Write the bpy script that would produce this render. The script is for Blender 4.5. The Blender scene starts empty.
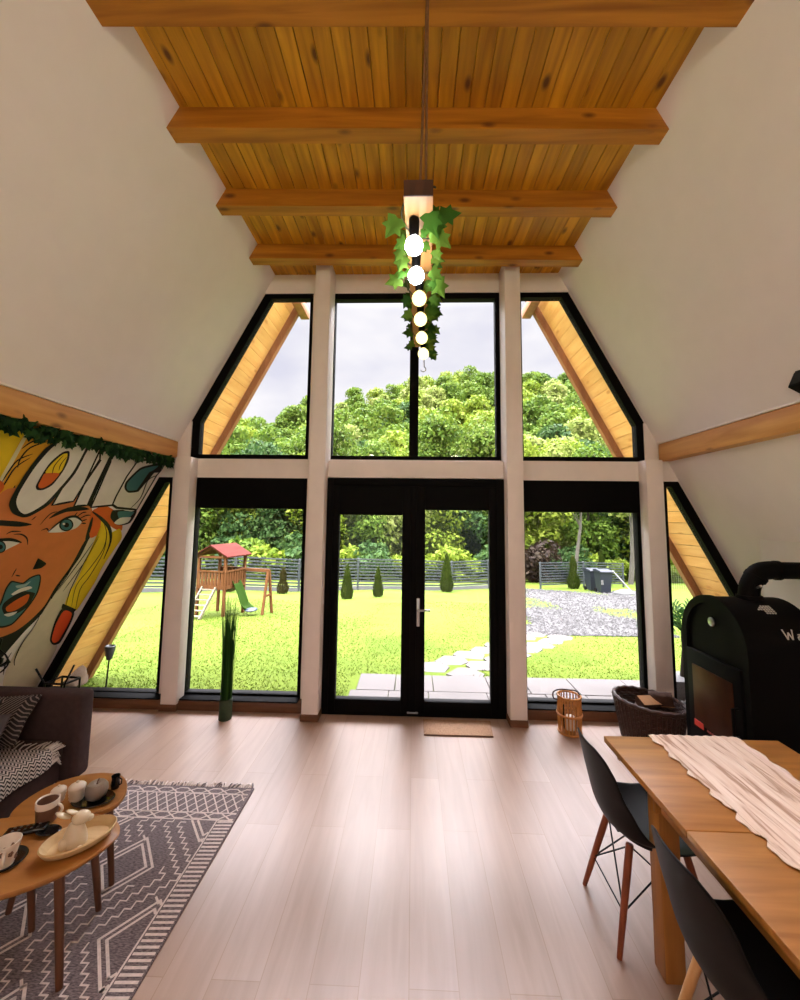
import bpy, bmesh, math, random
from mathutils import Vector, Matrix, Euler
random.seed(7)
R = random.Random(11)
C = bpy.context.scene.collection
PI = math.pi

ZENITH, SUN, EXPO, FILL, EXT = 32.0, 3.0, 0.68, 33, .112
# ---------------------------------------------------------------- helpers
def lin(c):
    c = c / 255.0
    return c / 12.92 if c <= 0.04045 else ((c + 0.055) / 1.055) ** 2.4
def rgb(r, g, b): return (lin(r), lin(g), lin(b), 1.0)

def xrgb(r, g, b): return (lin(r)*EXT, lin(g)*EXT, lin(b)*EXT, 1.0)

class MB:
    def __init__(s): s.bm = bmesh.new(); s.mi = 0
    def _f(s, vs, smooth=False):
        try: f = s.bm.faces.new(vs)
        except ValueError: return None
        f.material_index = s.mi; f.smooth = smooth; return f
    def box(s, x0, x1, y0, y1, z0, z1, bev=0.0, M=None, seg=2):
        M = M or Matrix()
        v = [s.bm.verts.new(M @ Vector((x, y, z))) for x in (x0, x1) for y in (y0, y1) for z in (z0, z1)]
        q = [(0,1,3,2),(4,6,7,5),(0,4,5,1),(2,3,7,6),(0,2,6,4),(1,5,7,3)]
        fs = [s._f([v[i] for i in a]) for a in q]
        if bev > 0:
            es = list({e for f in fs for e in f.edges})
            r = bmesh.ops.bevel(s.bm, geom=es, offset=bev, segments=seg, profile=0.5, affect='EDGES', clamp_overlap=True)
            for f in r['faces']: f.material_index = s.mi; f.smooth = True
        return s
    def obox(s, c, size, rot=(0,0,0), bev=0.0, seg=2):
        M = Matrix.Translation(Vector(c)) @ Euler(rot).to_matrix().to_4x4()
        a, b, d = [q/2 for q in size]
        return s.box(-a, a, -b, b, -d, d, bev, M, seg)
    def bar(s, p, q, w, h, up=(0,0,1), bev=0.0):
        p, q = Vector(p), Vector(q); d = q - p; L = d.length; d.normalize()
        u = Vector(up); x = d.cross(u)
        if x.length < 1e-5: x = d.cross(Vector((1,0,0)))
        x.normalize(); u = x.cross(d)
        M = Matrix((( d.x, x.x, u.x, p.x),(d.y, x.y, u.y, p.y),(d.z, x.z, u.z, p.z),(0,0,0,1)))
        return s.box(0, L, -w/2, w/2, -h/2, h/2, bev, M)
    def prism(s, pts, vec):
        vec = Vector(vec); pts = [Vector(p) for p in pts]
        a = [s.bm.verts.new(p) for p in pts]; b = [s.bm.verts.new(p + vec) for p in pts]
        fs = [s._f(a[::-1]), s._f(b)]
        n = len(pts)
        for i in range(n): fs.append(s._f([a[i], a[(i+1) % n], b[(i+1) % n], b[i]]))
        return s
    def flat(s, pts): s._f([s.bm.verts.new(Vector(p)) for p in pts]); return s
    def tube(s, pts, r, seg=10, cap=True, closed=False):
        pts = [Vector(p) for p in pts]; n = len(pts)
        rs = r if isinstance(r, (list, tuple)) else [r]*n
        rings = []; prev = None
        for i, p in enumerate(pts):
            if closed: t = pts[(i+1) % n] - pts[i-1]
            else: t = pts[min(i+1, n-1)] - pts[max(i-1, 0)]
            t.normalize()
            if prev is None:
                a = Vector((0,0,1)) if abs(t.z) < .9 else Vector((1,0,0))
                x = t.cross(a).normalized()
            else:
                x = (prev - t*prev.dot(t))
                x = x.normalized() if x.length > 1e-6 else t.orthogonal().normalized()
            prev = x; y = t.cross(x)
            rings.append([s.bm.verts.new(p + (x*math.cos(2*PI*k/seg) + y*math.sin(2*PI*k/seg))*rs[i]) for k in range(seg)])
        m = n if closed else n-1
        for i in range(m):
            a, b = rings[i], rings[(i+1) % n]
            for k in range(seg): s._f([a[k], a[(k+1) % seg], b[(k+1) % seg], b[k]], True)
        if cap and not closed:
            s._f(rings[0][::-1]); s._f(rings[-1])
        return s
    def lathe(s, prof, M=None, seg=24, sx=1.0, sy=1.0):
        M = M or Matrix(); rings = []
        for r, z in prof:
            if r < 1e-6: rings.append([s.bm.verts.new(M @ Vector((0,0,z)))])
            else: rings.append([s.bm.verts.new(M @ Vector((r*sx*math.cos(2*PI*k/seg), r*sy*math.sin(2*PI*k/seg), z))) for k in range(seg)])
        for a, b in zip(rings, rings[1:]):
            for k in range(seg):
                k2 = (k+1) % seg
                if len(a) == 1 and len(b) == 1: continue
                if len(a) == 1: s._f([a[0], b[k2], b[k]], True)
                elif len(b) == 1: s._f([a[k], a[k2], b[0]], True)
                else: s._f([a[k], a[k2], b[k2], b[k]], True)
        return s
    def ell(s, c, r, rot=(0,0,0), u=16, v=10):
        M = Matrix.Translation(Vector(c)) @ Euler(rot).to_matrix().to_4x4()
        if not isinstance(r, (tuple, list)): r = (r, r, r)
        prof = [(math.sin(PI*i/v), -math.cos(PI*i/v)) for i in range(v+1)]
        prof[0] = (0,-1); prof[-1] = (0,1)
        return s.lathe(prof, M @ Matrix.Diagonal((r[0], r[1], r[2], 1)), u)
    def grid(s, fn, nu, nv, smooth=True, closeu=False):
        g = [[s.bm.verts.new(Vector(fn(i/(nu-(0 if closeu else 1)), j/(nv-1)))) for i in range(nu)] for j in range(nv)]
        for j in range(nv-1):
            for i in range(nu if closeu else nu-1):
                i2 = (i+1) % nu
                s._f([g[j][i], g[j][i2], g[j+1][i2], g[j+1][i]], smooth)
        return s
    def build(s, name, mats, parent=None, fix=True, mods=None):
        me = bpy.data.meshes.new(name)
        if fix: bmesh.ops.recalc_face_normals(s.bm, faces=s.bm.faces[:])
        s.bm.to_mesh(me); s.bm.free()
        if not isinstance(mats, (list, tuple)): mats = [mats]
        for m in mats: me.materials.append(m)
        try: me.set_sharp_from_angle(angle=math.radians(42))
        except Exception: pass
        o = bpy.data.objects.new(name, me); C.objects.link(o)
        if parent is not None:
            o.parent = parent
            if parent.type == 'EMPTY' and parent.get('_w'): o.location = -parent.location
        return o

def thing(name, label, cat, loc=(0,0,0), group=None, world=True, rotz=0.0):
    o = bpy.data.objects.new(name, None); C.objects.link(o); o.empty_display_size = .1
    o.location = loc; o.rotation_euler = (0, 0, rotz)
    o['label'] = label; o['category'] = cat
    if group: o['group'] = group
    if world: o['_w'] = 1
    return o
def tag(o, label, cat, group=None, kind=None):
    o['label'] = label; o['category'] = cat
    if group: o['group'] = group
    if kind: o['kind'] = kind
    return o
def struct(o, label=None):
    o['kind'] = 'structure'
    if label: o['label'] = label; o['category'] = o.name.split('_')[0]
    return o
def sthing(name, loc=(0,0,0), label=None, cat=None):
    o = bpy.data.objects.new(name, None); C.objects.link(o); o.location = loc; o['_w'] = 1
    o['kind'] = 'structure'
    if label: o['label'] = label; o['category'] = cat or name.split('_')[0]
    return o
def solid(o, th, off=0.0):
    m = o.modifiers.new('s', 'SOLIDIFY'); m.thickness = th; m.offset = off; return o
def subsurf(o, n=1):
    m = o.modifiers.new('ss', 'SUBSURF'); m.levels = n; m.render_levels = n; return o
def dup(root, loc, rotz, label=None, scale=None):
    r = root.copy(); C.objects.link(r); r.location = loc; r.rotation_euler = (0, 0, rotz)
    if label: r['label'] = label
    if scale: r.scale = scale
    for ch in root.children:
        c = ch.copy(); C.objects.link(c); c.parent = r
        for g in ch.children:
            d = g.copy(); C.objects.link(d); d.parent = c
    return r

# ---------------------------------------------------------------- materials
def newmat(name):
    m = bpy.data.materials.new(name); m.use_nodes = True
    nt = m.node_tree; nt.nodes.clear()
    out = nt.nodes.new('ShaderNodeOutputMaterial')
    return m, nt, out
def N(nt, t, **kw):
    n = nt.nodes.new(t)
    for k, v in kw.items():
        if k.startswith('i_'): n.inputs[k[2:].replace('_', ' ')].default_value = v
        else: setattr(n, k, v)
    return n
def ramp(nt, stops):
    r = nt.nodes.new('ShaderNodeValToRGB'); e = r.color_ramp.elements
    e[0].position, e[0].color = stops[0]; e[1].position, e[1].color = stops[-1]
    for p, c in stops[1:-1]:
        q = e.new(p); q.color = c
    return r
def mixc(nt, a, b, fac, mode='MIX'):
    m = nt.nodes.new('ShaderNodeMix'); m.data_type = 'RGBA'; m.blend_type = mode
    for sock, val in ((m.inputs[0], fac), (m.inputs[6], a), (m.inputs[7], b)):
        if hasattr(val, 'is_linked') or isinstance(val, bpy.types.NodeSocket): nt.links.new(val, sock)
        else: sock.default_value = val
    return m.outputs[2]
def math_(nt, op, a, b=0.0):
    m = nt.nodes.new('ShaderNodeMath'); m.operation = op
    for sock, val in ((m.inputs[0], a), (m.inputs[1], b)):
        if isinstance(val, bpy.types.NodeSocket): nt.links.new(val, sock)
        else: sock.default_value = val
    return m.outputs[0]
def plain(name, col, rough=.6, metal=0.0, var=.06, scale=6.0, bump=0.0, bscale=60.0, spec=.5, emit=None, estr=0.0):
    m, nt, out = newmat(name); L = nt.links
    p = N(nt, 'ShaderNodeBsdfPrincipled'); L.new(p.outputs[0], out.inputs[0])
    tc = N(nt, 'ShaderNodeTexCoord')
    no = N(nt, 'ShaderNodeTexNoise'); no.inputs['Scale'].default_value = scale; no.inputs['Detail'].default_value = 4
    L.new(tc.outputs['Object'], no.inputs['Vector'])
    a = [max(0, c*(1-var)) for c in col[:3]] + [1]; b = [min(1, c*(1+var)) for c in col[:3]] + [1]
    r = ramp(nt, [(.3, a), (.7, b)]); L.new(no.outputs[0], r.inputs[0])
    L.new(r.outputs[0], p.inputs['Base Color'])
    p.inputs['Roughness'].default_value = rough; p.inputs['Metallic'].default_value = metal
    p.inputs['Specular IOR Level'].default_value = spec
    if bump > 0:
        n2 = N(nt, 'ShaderNodeTexNoise'); n2.inputs['Scale'].default_value = bscale
        L.new(tc.outputs['Object'], n2.inputs['Vector'])
        bp = N(nt, 'ShaderNodeBump'); bp.inputs['Strength'].default_value = bump; bp.inputs['Distance'].default_value = .01
        L.new(n2.outputs[0], bp.inputs['Height']); L.new(bp.outputs[0], p.inputs['Normal'])
    if emit:
        p.inputs['Emission Color'].default_value = emit; p.inputs['Emission Strength'].default_value = estr
    return m
def wood(name, dark, light, axis='Y', scale=8.0, stretch=12.0, rough=.5, knots=True, knotcol=None, island=.25, spec=.4):
    m, nt, out = newmat(name); L = nt.links
    p = N(nt, 'ShaderNodeBsdfPrincipled'); L.new(p.outputs[0], out.inputs[0])
    tc = N(nt, 'ShaderNodeTexCoord'); g = N(nt, 'ShaderNodeNewGeometry')
    add = N(nt, 'ShaderNodeVectorMath', operation='MULTIPLY_ADD')
    L.new(g.outputs['Random Per Island'], add.inputs[0]); add.inputs[1].default_value = (17.3, 9.1, 23.7); L.new(tc.outputs['Object'], add.inputs[2])
    mp = N(nt, 'ShaderNodeMapping')
    sc = [1, 1, 1]; sc['XYZ'.index(axis)] = 1/stretch; mp.inputs['Scale'].default_value = sc
    L.new(add.outputs[0], mp.inputs[0])
    no = N(nt, 'ShaderNodeTexNoise'); no.inputs['Scale'].default_value = scale*3; no.inputs['Detail'].default_value = 6; no.inputs['Distortion'].default_value = .6
    L.new(mp.outputs[0], no.inputs['Vector'])
    r = ramp(nt, [(.3, dark), (.68, light)]); L.new(no.outputs[0], r.inputs[0])
    col = r.outputs[0]
    v = math_(nt, 'MULTIPLY_ADD', g.outputs['Random Per Island'], island); nt.nodes[-1].inputs[2].default_value = 1 - island*.6
    cc = N(nt, 'ShaderNodeCombineColor'); [L.new(v, cc.inputs[i]) for i in range(3)]
    col = mixc(nt, col, cc.outputs[0], 1.0, 'MULTIPLY')
    if knots:
        mk = N(nt, 'ShaderNodeMapping'); sk = [1, 1, 1]; sk['XYZ'.index(axis)] = .45; mk.inputs['Scale'].default_value = sk
        L.new(add.outputs[0], mk.inputs[0])
        vo = N(nt, 'ShaderNodeTexVoronoi'); vo.inputs['Scale'].default_value = 7.0; L.new(mk.outputs[0], vo.inputs['Vector'])
        kr = ramp(nt, [(.07, (1,1,1,1)), (.19, (0,0,0,1))]); L.new(vo.outputs['Distance'], kr.inputs[0])
        kc = knotcol or tuple(c*.35 for c in dark[:3]) + (1,)
        f = math_(nt, 'MULTIPLY', kr.outputs[0], .9)
        col = mixc(nt, col, kc, f)
    L.new(col, p.inputs['Base Color'])
    p.inputs['Roughness'].default_value = rough; p.inputs['Specular IOR Level'].default_value = spec
    bp = N(nt, 'ShaderNodeBump'); bp.inputs['Strength'].default_value = .12; bp.inputs['Distance'].default_value = .004
    L.new(no.outputs[0], bp.inputs['Height']); L.new(bp.outputs[0], p.inputs['Normal'])
    return m
def leafmat(name, c1, c2, c3, trans=.35, rough=.6, objrand=.25):
    m, nt, out = newmat(name); L = nt.links
    g = N(nt, 'ShaderNodeNewGeometry'); oi = N(nt, 'ShaderNodeObjectInfo')
    r = ramp(nt, [(0, c1), (.5, c2), (1, c3)])
    x = math_(nt, 'MULTIPLY', g.outputs['Random Per Island'], 1-objrand)
    y = math_(nt, 'MULTIPLY_ADD', oi.outputs['Random'], objrand); L.new(x, nt.nodes[-1].inputs[2])
    L.new(y, r.inputs[0])
    d = N(nt, 'ShaderNodeBsdfPrincipled'); d.inputs['Roughness'].default_value = rough; d.inputs['Specular IOR Level'].default_value = .06; L.new(r.outputs[0], d.inputs['Base Color'])
    t = N(nt, 'ShaderNodeBsdfTranslucent'); L.new(r.outputs[0], t.inputs[0])
    mx = N(nt, 'ShaderNodeMixShader'); mx.inputs[0].default_value = trans
    L.new(d.outputs[0], mx.inputs[1]); L.new(t.outputs[0], mx.inputs[2]); L.new(mx.outputs[0], out.inputs[0])
    return m

M = {}
M['wall'] = plain('wall_paint', rgb(240, 231, 230), .9, var=.015, bump=.04, bscale=180, spec=.2)
M['white'] = plain('white_timber', rgb(240, 229, 224), .6, var=.03, bump=.05, bscale=40, spec=.3)
M['ceil'] = wood('ceiling_pine', rgb(170, 108, 14), rgb(220, 158, 34), 'Y', 6, 14, .5, True, rgb(84, 36, 8), .34)
M['beam'] = wood('beam_pine', rgb(150, 88, 16), rgb(196, 126, 34), 'X', 6, 14, .5, True, rgb(96, 48, 16), .1)
M['purlin'] = wood('purlin_pine', rgb(196, 132, 66), rgb(222, 164, 94), 'Y', 5, 12, .5, True, rgb(120, 70, 30), .1)
M['soffit'] = wood('soffit_pine', rgb(206, 146, 76), rgb(224, 172, 104), 'Y', 6, 10, .5, True, rgb(180, 116, 50), .16)
M['rafter'] = wood('rafter_stain', rgb(116, 72, 42), rgb(146, 96, 58), 'Z', 6, 10, .5, False, None, .1)
M['black'] = plain('black_frame', rgb(9, 7, 7), .65, var=.1, spec=.08)
M['blackm'] = plain('black_steel', rgb(8, 6, 6), .65, .0, var=.1, spec=.1)
M['sill'] = wood('skirting_brown', rgb(96, 62, 42), rgb(130, 88, 60), 'X', 6, 12, .5, False)
M['steel'] = plain('brushed_steel', rgb(190, 190, 190), .3, 1.0, var=.04)
m, nt, out = newmat('window_glass')
tr = N(nt, 'ShaderNodeBsdfTransparent'); gl = N(nt, 'ShaderNodeBsdfGlossy'); gl.inputs['Roughness'].default_value = .02
lw = N(nt, 'ShaderNodeFresnel'); lw.inputs['IOR'].default_value = 1.25
mx = N(nt, 'ShaderNodeMixShader'); nt.links.new(lw.outputs[0], mx.inputs[0]); nt.links.new(tr.outputs[0], mx.inputs[1]); nt.links.new(gl.outputs[0], mx.inputs[2]); nt.links.new(mx.outputs[0], out.inputs[0])
M['glass'] = m

# oak plank floor
m, nt, out = newmat('oak_planks'); L = nt.links
p = N(nt, 'ShaderNodeBsdfPrincipled'); L.new(p.outputs[0], out.inputs[0])
tc = N(nt, 'ShaderNodeTexCoord')
mp = N(nt, 'ShaderNodeMapping'); mp.inputs['Rotation'].default_value = (0, 0, PI/2); L.new(tc.outputs['Object'], mp.inputs[0])
br = N(nt, 'ShaderNodeTexBrick'); br.offset = .37; br.inputs['Scale'].default_value = 1.0
br.inputs['Brick Width'].default_value = 1.28; br.inputs['Row Height'].default_value = .192; br.inputs['Mortar Size'].default_value = .0016
br.inputs['Color1'].default_value = rgb(178, 151, 135); br.inputs['Color2'].default_value = rgb(168, 140, 123); br.inputs['Mortar'].default_value = rgb(156, 126, 107)
L.new(mp.outputs[0], br.inputs['Vector'])
mp2 = N(nt, 'ShaderNodeMapping'); mp2.inputs['Scale'].default_value = (1, .09, 1); L.new(tc.outputs['Object'], mp2.inputs[0])
no = N(nt, 'ShaderNodeTexNoise'); no.inputs['Scale'].default_value = 22; no.inputs['Detail'].default_value = 6; no.inputs['Distortion'].default_value = .8; L.new(mp2.outputs[0], no.inputs['Vector'])
gr = ramp(nt, [(.3, (.90, .89, .88, 1)), (.7, (1.04, 1.04, 1.04, 1))]); L.new(no.outputs[0], gr.inputs[0])
c = mixc(nt, br.outputs[0], gr.outputs[0], 1.0, 'MULTIPLY')
mk = N(nt, 'ShaderNodeMapping'); mk.inputs['Scale'].default_value = (1, .4, 1); L.new(tc.outputs['Object'], mk.inputs[0])
vo = N(nt, 'ShaderNodeTexVoronoi'); vo.inputs['Scale'].default_value = 2.3; L.new(mk.outputs[0], vo.inputs['Vector'])
kr = ramp(nt, [(.02, (1,1,1,1)), (.075, (0,0,0,1))]); L.new(vo.outputs['Distance'], kr.inputs[0])
kf = math_(nt, 'MULTIPLY', kr.outputs[0], .5)
c = mixc(nt, c, rgb(120, 86, 62), kf)
L.new(c, p.inputs['Base Color']); p.inputs['Roughness'].default_value = .34; p.inputs['Specular IOR Level'].default_value = .5
M['floor'] = m
# ================================================================ setting
D = 4.02
SL = 1.934
def xw(z): return 1.565 + (4.1 - z)/SL
YB = -4.2
YO = 4.16

f = MB().box(-3.95, 3.95, YB, YO, -.06, 0).build('floor', M['floor']); struct(f)
for s, nm in ((-1, 'wall_left'), (1, 'wall_right')):
    t = .22
    pts = [(s*xw(0), YB, 0), (s*xw(4.6), YB, 4.6), (s*(xw(4.6)+t), YB, 4.6), (s*(xw(0)+t), YB, 0)]
    struct(MB().prism(pts, (0, YO-YB, 0)).build(nm, M['wall']))
# ceiling boards (one surface)
mb = MB(); x = -1.60
while x < 1.60:
    mb.box(x+.001, x+.095, YB, D, 4.30, 4.325, .003, seg=1); x += .096
struct(mb.build('ceiling', M['ceil']))
struct(MB().box(-1.75, 1.75, YB, YO+.02, 4.34, 4.6).build('ceiling_top', M['white']))
# collar beams under the boards
for i, y in enumerate((3.56, 2.918, 2.285, 1.66, 1.03, .40, -.23, -.86, -1.5, -2.1, -2.7)):
    sk = lambda x_: y + .0235*x_          # the beams sit a hair out of square with the gable
    mb = MB().prism([(-xw(4.16), sk(-xw(4.16)), 4.16), (xw(4.16), sk(xw(4.16)), 4.16), (xw(4.31), sk(xw(4.31)), 4.31), (-xw(4.31), sk(-xw(4.31)), 4.31)], (0, .105, 0))
    o = mb.build('trim_%d' % (i+1), M['beam']); struct(o)
# purlins
for s, nm in ((-1, 'trim_20'), (1, 'trim_21')):
    struct(MB().box(min(s*2.36, s*2.56), max(s*2.36, s*2.56), YB, D-.03, 2.36, 2.525, .008).build(nm, M['purlin']))

for s, nm in ((-1, 'trim_22'), (1, 'trim_23')):
    struct(MB().box(min(s*2.352, s*2.40), max(s*2.352, s*2.40), YB, D-.035, 2.5255, 2.540, .002).build(nm, M['white']))
# front facade, white boarded
Y0, Y1 = D, YO
mb = MB(); TH = (0, Y1-Y0, 0)
def pan(*pts): mb.prism([(x, Y0, z) for x, z in pts], TH)
pan((-xw(4.6), 4.6), (-xw(4.1), 4.1), (xw(4.1), 4.1), (xw(4.6), 4.6))                # head
pan((-2.6, 2.17), (2.6, 2.17), (2.6, 2.36), (-2.6, 2.36))                                            # transom
for s in (-1, 1):
    pan((s*.885, 0), (s*1.05, 0), (s*1.05, 2.17), (s*.885, 2.17)); pan((s*.885, 2.36), (s*1.05, 2.36), (s*1.05, 4.1), (s*.885, 4.1))
    pan((s*2.22, 0), (s*2.41, 0), (s*2.41, 2.17), (s*2.22, 2.17))
    pan((s*2.25, 2.36), (s*(xw(2.36)+.02), 2.36), (s*(xw(2.74)+.02), 2.74), (s*2.25, 2.74))
    pan((s*(xw(2.74)-.004), 2.74), (s*(xw(2.74)+.02), 2.74), (s*(xw(4.1)+.02), 4.1), (s*(xw(4.1)-.004), 4.1))
    pan((s*(xw(2.17)-.004), 2.17), (s*(xw(2.17)+.03), 2.17), (s*(xw(0)+.03), 0), (s*(xw(0)-.004), 0))
struct(mb.build('wall_front', M['white']))
for nm, x0, x1 in (('trim_30', -.972, -.824), ('trim_31', .860, 1.008)):
    r = sthing(nm, ((x0+x1)/2, D-.12, 0))
    MB().box(x0, x1, D-.25, D, .05, 4.30, .006).build('post', M['white'], r)
    MB().box(x0-.006, x1+.006, D-.262, D-.001, 0, .058, .006).build('base_block', M['sill'], r)
for nm, x0, x1 in (('trim_32', -2.312, -2.162), ('trim_33', 2.178, 2.333)):
    r = sthing(nm, ((x0+x1)/2, D-.07, 0))
    MB().box(x0, x1, D-.135, D, .05, 2.36, .005).build('post', M['white'], r)
    MB().box(x0-.006, x1+.006, D-.148, D-.001, 0, .058, .005).build('base_block', M['sill'], r)
struct(MB().box(-.822, .858, D-.115, D, 2.17, 2.335, .005).build('trim_34', M['white']))
for i, (a, b) in enumerate(((-3.6, -2.32), (-2.155, -.98), (1.016, 2.17), (2.342, 3.6))):
    struct(MB().box(a, b, D-.115, D+.10, 0, .082, .004).build('baseboard_front_%d' % (i+1), M['sill']))

def offset_poly(pts, d):
    n = len(pts); res = []
    A = sum(pts[i][0]*pts[(i+1)%n][1]-pts[(i+1)%n][0]*pts[i][1] for i in range(n))
    sg = 1 if A > 0 else -1
    dd = d if isinstance(d, (list, tuple)) else [d]*n
    for i in range(n):
        p0, p1, p2 = Vector(pts[i-1]), Vector(pts[i]), Vector(pts[(i+1)%n])
        e1 = (p1-p0).normalized(); e2 = (p2-p1).normalized()
        n1 = Vector((-e1.y, e1.x))*sg; n2 = Vector((-e2.y, e2.x))*sg
        a = p1 + n1*dd[i-1]; b = p1 + n2*dd[i]
        det = e1.x*(-e2.y) + e2.x*e1.y
        if abs(det) < 1e-6: res.append(tuple(a)); continue
        w = b-a; tt = (w.x*(-e2.y) + e2.x*w.y)/det
        q = a + e1*tt; res.append((q.x, q.y))
    return res
def frame_mesh(outer, d, ya, yb, mats, name, parent):
    inn = offset_poly(outer, d); n = len(outer); mb = MB()
    for i in range(n):
        j = (i+1) % n
        mb.prism([(outer[i][0], ya, outer[i][1]), (outer[j][0], ya, outer[j][1]), (inn[j][0], ya, inn[j][1]), (inn[i][0], ya, inn[i][1])], (0, yb-ya, 0))
    mb.build(name, mats, parent); return inn
def pane(inn, y, parent):
    mb = MB().prism([(x, y, z) for x, z in offset_poly(inn, -.012)], (0, .006, 0)); return mb.build('pane', M['glass'], parent)
FY0, FY1 = D+.012, D+.095
w = sthing('window_1', (-1.6, D+.06, 2.36))
inn = frame_mesh([(-1.05, 2.36), (-1.05, 4.1), (-xw(4.1), 4.1), (-xw(2.74), 2.74), (-xw(2.74), 2.36)], [.035, .05, .085, .095, .045], FY0, FY1, M['black'], 'frame', w); pane(inn, D+.032, w)
w = sthing('window_2', (0, D+.06, 2.36))
inn = frame_mesh([(-.885, 2.36), (.885, 2.36), (.885, 4.1), (-.885, 4.1)], [.04, .065, .06, .065], FY0, FY1, M['black'], 'frame', w); pane(inn, D+.032, w)
MB().box(-.045, .045, FY0-.01, FY1, 2.4, 4.04, .004).build('mullion', M['black'], w)
w = sthing('window_3', (1.6, D+.06, 2.36))
inn = frame_mesh([(1.05, 2.36), (xw(2.74), 2.36), (xw(2.74), 2.74), (xw(4.1), 4.1), (1.05, 4.1)], [.045, .085, .085, .05, .035], FY0, FY1, M['black'], 'frame', w); pane(inn, D+.032, w)
for s, nm in ((-1, 'window_4'), (1, 'window_5')):
    w = sthing(nm, (s*3, D+.06, 0))
    pts = [(s*2.41, .05), (s*2.41, 2.17), (s*xw(2.17), 2.17), (s*xw(.05), .05)]
    inn = frame_mesh(pts, [.035, .05, .085, .05], FY0, FY1, M['black'], 'frame', w); pane(inn, D+.032, w)
    a, b = sorted((s*2.345, s*3.58)); MB().box(a, b, D-.104, D+.02, .0825, .094, .002).build('sill_rail', M['black'], w)
for s, nm in ((-1, 'window_6'), (1, 'window_7')):
    w = sthing(nm, (s*1.6, D+.06, 0))
    a, b = sorted((s*1.05, s*2.22))
    inn = frame_mesh([(a, .05), (b, .05), (b, 2.17), (a, 2.17)], [.06, .035 if s < 0 else .065, .05, .058 if s < 0 else .03], FY0, FY1, M['black'], 'frame', w)
    pane(inn, D+.032, w)
    MB().box(max(a, -2.155), min(b, 2.17), D-.104, D+.02, .0825, .094, .002).build('sill_rail', M['black'], w)
    MB().box(a+.02, b-.02, D+.008, D+.10, 1.865, 2.165, .004).build('shutter_box', M['black'], w)
# double door
w = sthing('door_1', (0, D+.05, 0))
mb = MB()
mb.box(-.845, -.765, D-.115, FY1, 0, 2.165, .004).box(.79, .868, D-.115, FY1, 0, 2.165, .004).box(-.765, .79, D-.115, FY1, 2.09, 2.165, .004).box(-.765, .79, D-.115, FY1, 0, .03, .004)
mb.build('door_frame', M['black'], w)
for s in (-1, 1):
    a, b = (-.763, .004) if s < 0 else (.010, .788); zt, zb = (1.815, .142) if s < 0 else (1.868, .138)
    xl, xr = (-.70, -.10) if s < 0 else (.116, .718)
    y0, y1 = D-.125, D-.05
    mb = MB().box(a, xl, y0, y1, .032, 2.088, .004).box(xr, b, y0, y1, .032, 2.088, .004).box(xl, xr, y0, y1, .032, zb, .004).box(xl, xr, y0, y1, zt, 2.088, .004)
    lf = mb.build('door_leaf', M['black'], w)
    MB().box(xl-.005, xr+.005, D-.104, D-.098, zb-.005, zt+.005).build('pane', M['glass'], lf)
    if s > 0:
        mb = MB().box(.040, .070, D-.138, D-.124, .80, 1.05, .004)
        mb.tube([(.055, D-.125, .95), (.055, D-.165, .95), (.065, D-.172, .95), (.165, D-.172, .95)], .0085, 10)
        mb.tube([(.055, D-.136, .86), (.055, D-.145, .86)], .011, 12)
        mb.build('door_handle', M['steel'], lf)
        MB().box(-.04, .06, D-.136, D-.10, .034, .048, .002).build('door_bolt', M['steel'], lf)
MB().box(-.022, .034, D-.130, D-.045, .032, 2.088, .004).build('astragal', M['black'], w)

# unseen back gable: white wall, its wide glazed opening added to let daylight in
mb = MB()
def panb(*pts): mb.prism([(x, YB-.15, z) for x, z in pts], (0, .15, 0))
panb((-xw(4.6), 4.6), (-xw(2.5), 2.5), (xw(2.5), 2.5), (xw(4.6), 4.6))
for s in (-1, 1): panb((s*2.1, 0), (s*2.1, 2.5), (s*xw(2.5), 2.5), (s*xw(0), 0))
struct(mb.build('wall_back', M['wall']))
w = sthing('window_8', (0, YB-.1, 0))
inn = frame_mesh([(-2.1, 0), (2.1, 0), (2.1, 2.5), (-2.1, 2.5)], .08, YB-.12, YB-.04, M['black'], 'frame', w); pane(inn, YB-.08, w)
MB().box(-.05, .05, YB-.12, YB-.04, .07, 2.43).build('mullion', M['black'], w)

# roof overhang seen through the side windows
for s, nm in ((-1, 'roof_overhang_left'), (1, 'roof_overhang_right')):
    r = sthing(nm, (s*2.6, 4.6, 2), 'pine boarded roof overhang on the %s gable edge' % ('west' if s < 0 else 'east'), 'roof')
    mb = MB(); z = -.35; off = .03
    while z < 4.9:
        z2 = z + .118
        a = (s*(xw(z)+off), YO, z); b = (s*(xw(z2-.004)+off), YO, z2-.004)
        c_ = (b[0]+s*.03, YO, b[2]+.0); d_ = (a[0]+s*.03, YO, a[2])
        mb.prism([a, b, c_, d_], (0, .66, 0)); z = z2
    mb.build('soffit_boards', M['soffit'], r)
    a, b = -.35, 4.9
    mb = MB().prism([(s*(xw(a)-.055), 4.74, a), (s*(xw(b)-.055), 4.74, b), (s*(xw(b)+.028), 4.74, b), (s*(xw(a)+.028), 4.74, a)], (0, .07, 0))
    mb.build('barge_rafter', M['rafter'], r)
    MB().box(min(s*1.32, s*1.43), max(s*1.32, s*1.43), 4.5, 4.90, 4.25, 4.36, .01).build('purlin_end', M['rafter'], r)
    mb = MB().prism([(s*(xw(a)+.07), YB-.3, a), (s*(xw(b)+.07), YB-.3, b), (s*(xw(b)+.16), YB-.3, b), (s*(xw(a)+.16), YB-.3, a)], (0, 9.26, 0))
    mb.build('roofing', M['blackm'], r)
struct(MB().box(-1.9, 1.9, YB-.3, 4.1, 4.62, 4.75).build('ceiling_deck', M['blackm']))
# white fireproof board standing against the slope behind the stove
struct(MB().box(2.83, 2.85, 2.0, 3.47, 0, 1.65, .004).build('trim_40', plain('white_board', rgb(236, 230, 226), .6, var=.02)))
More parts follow.
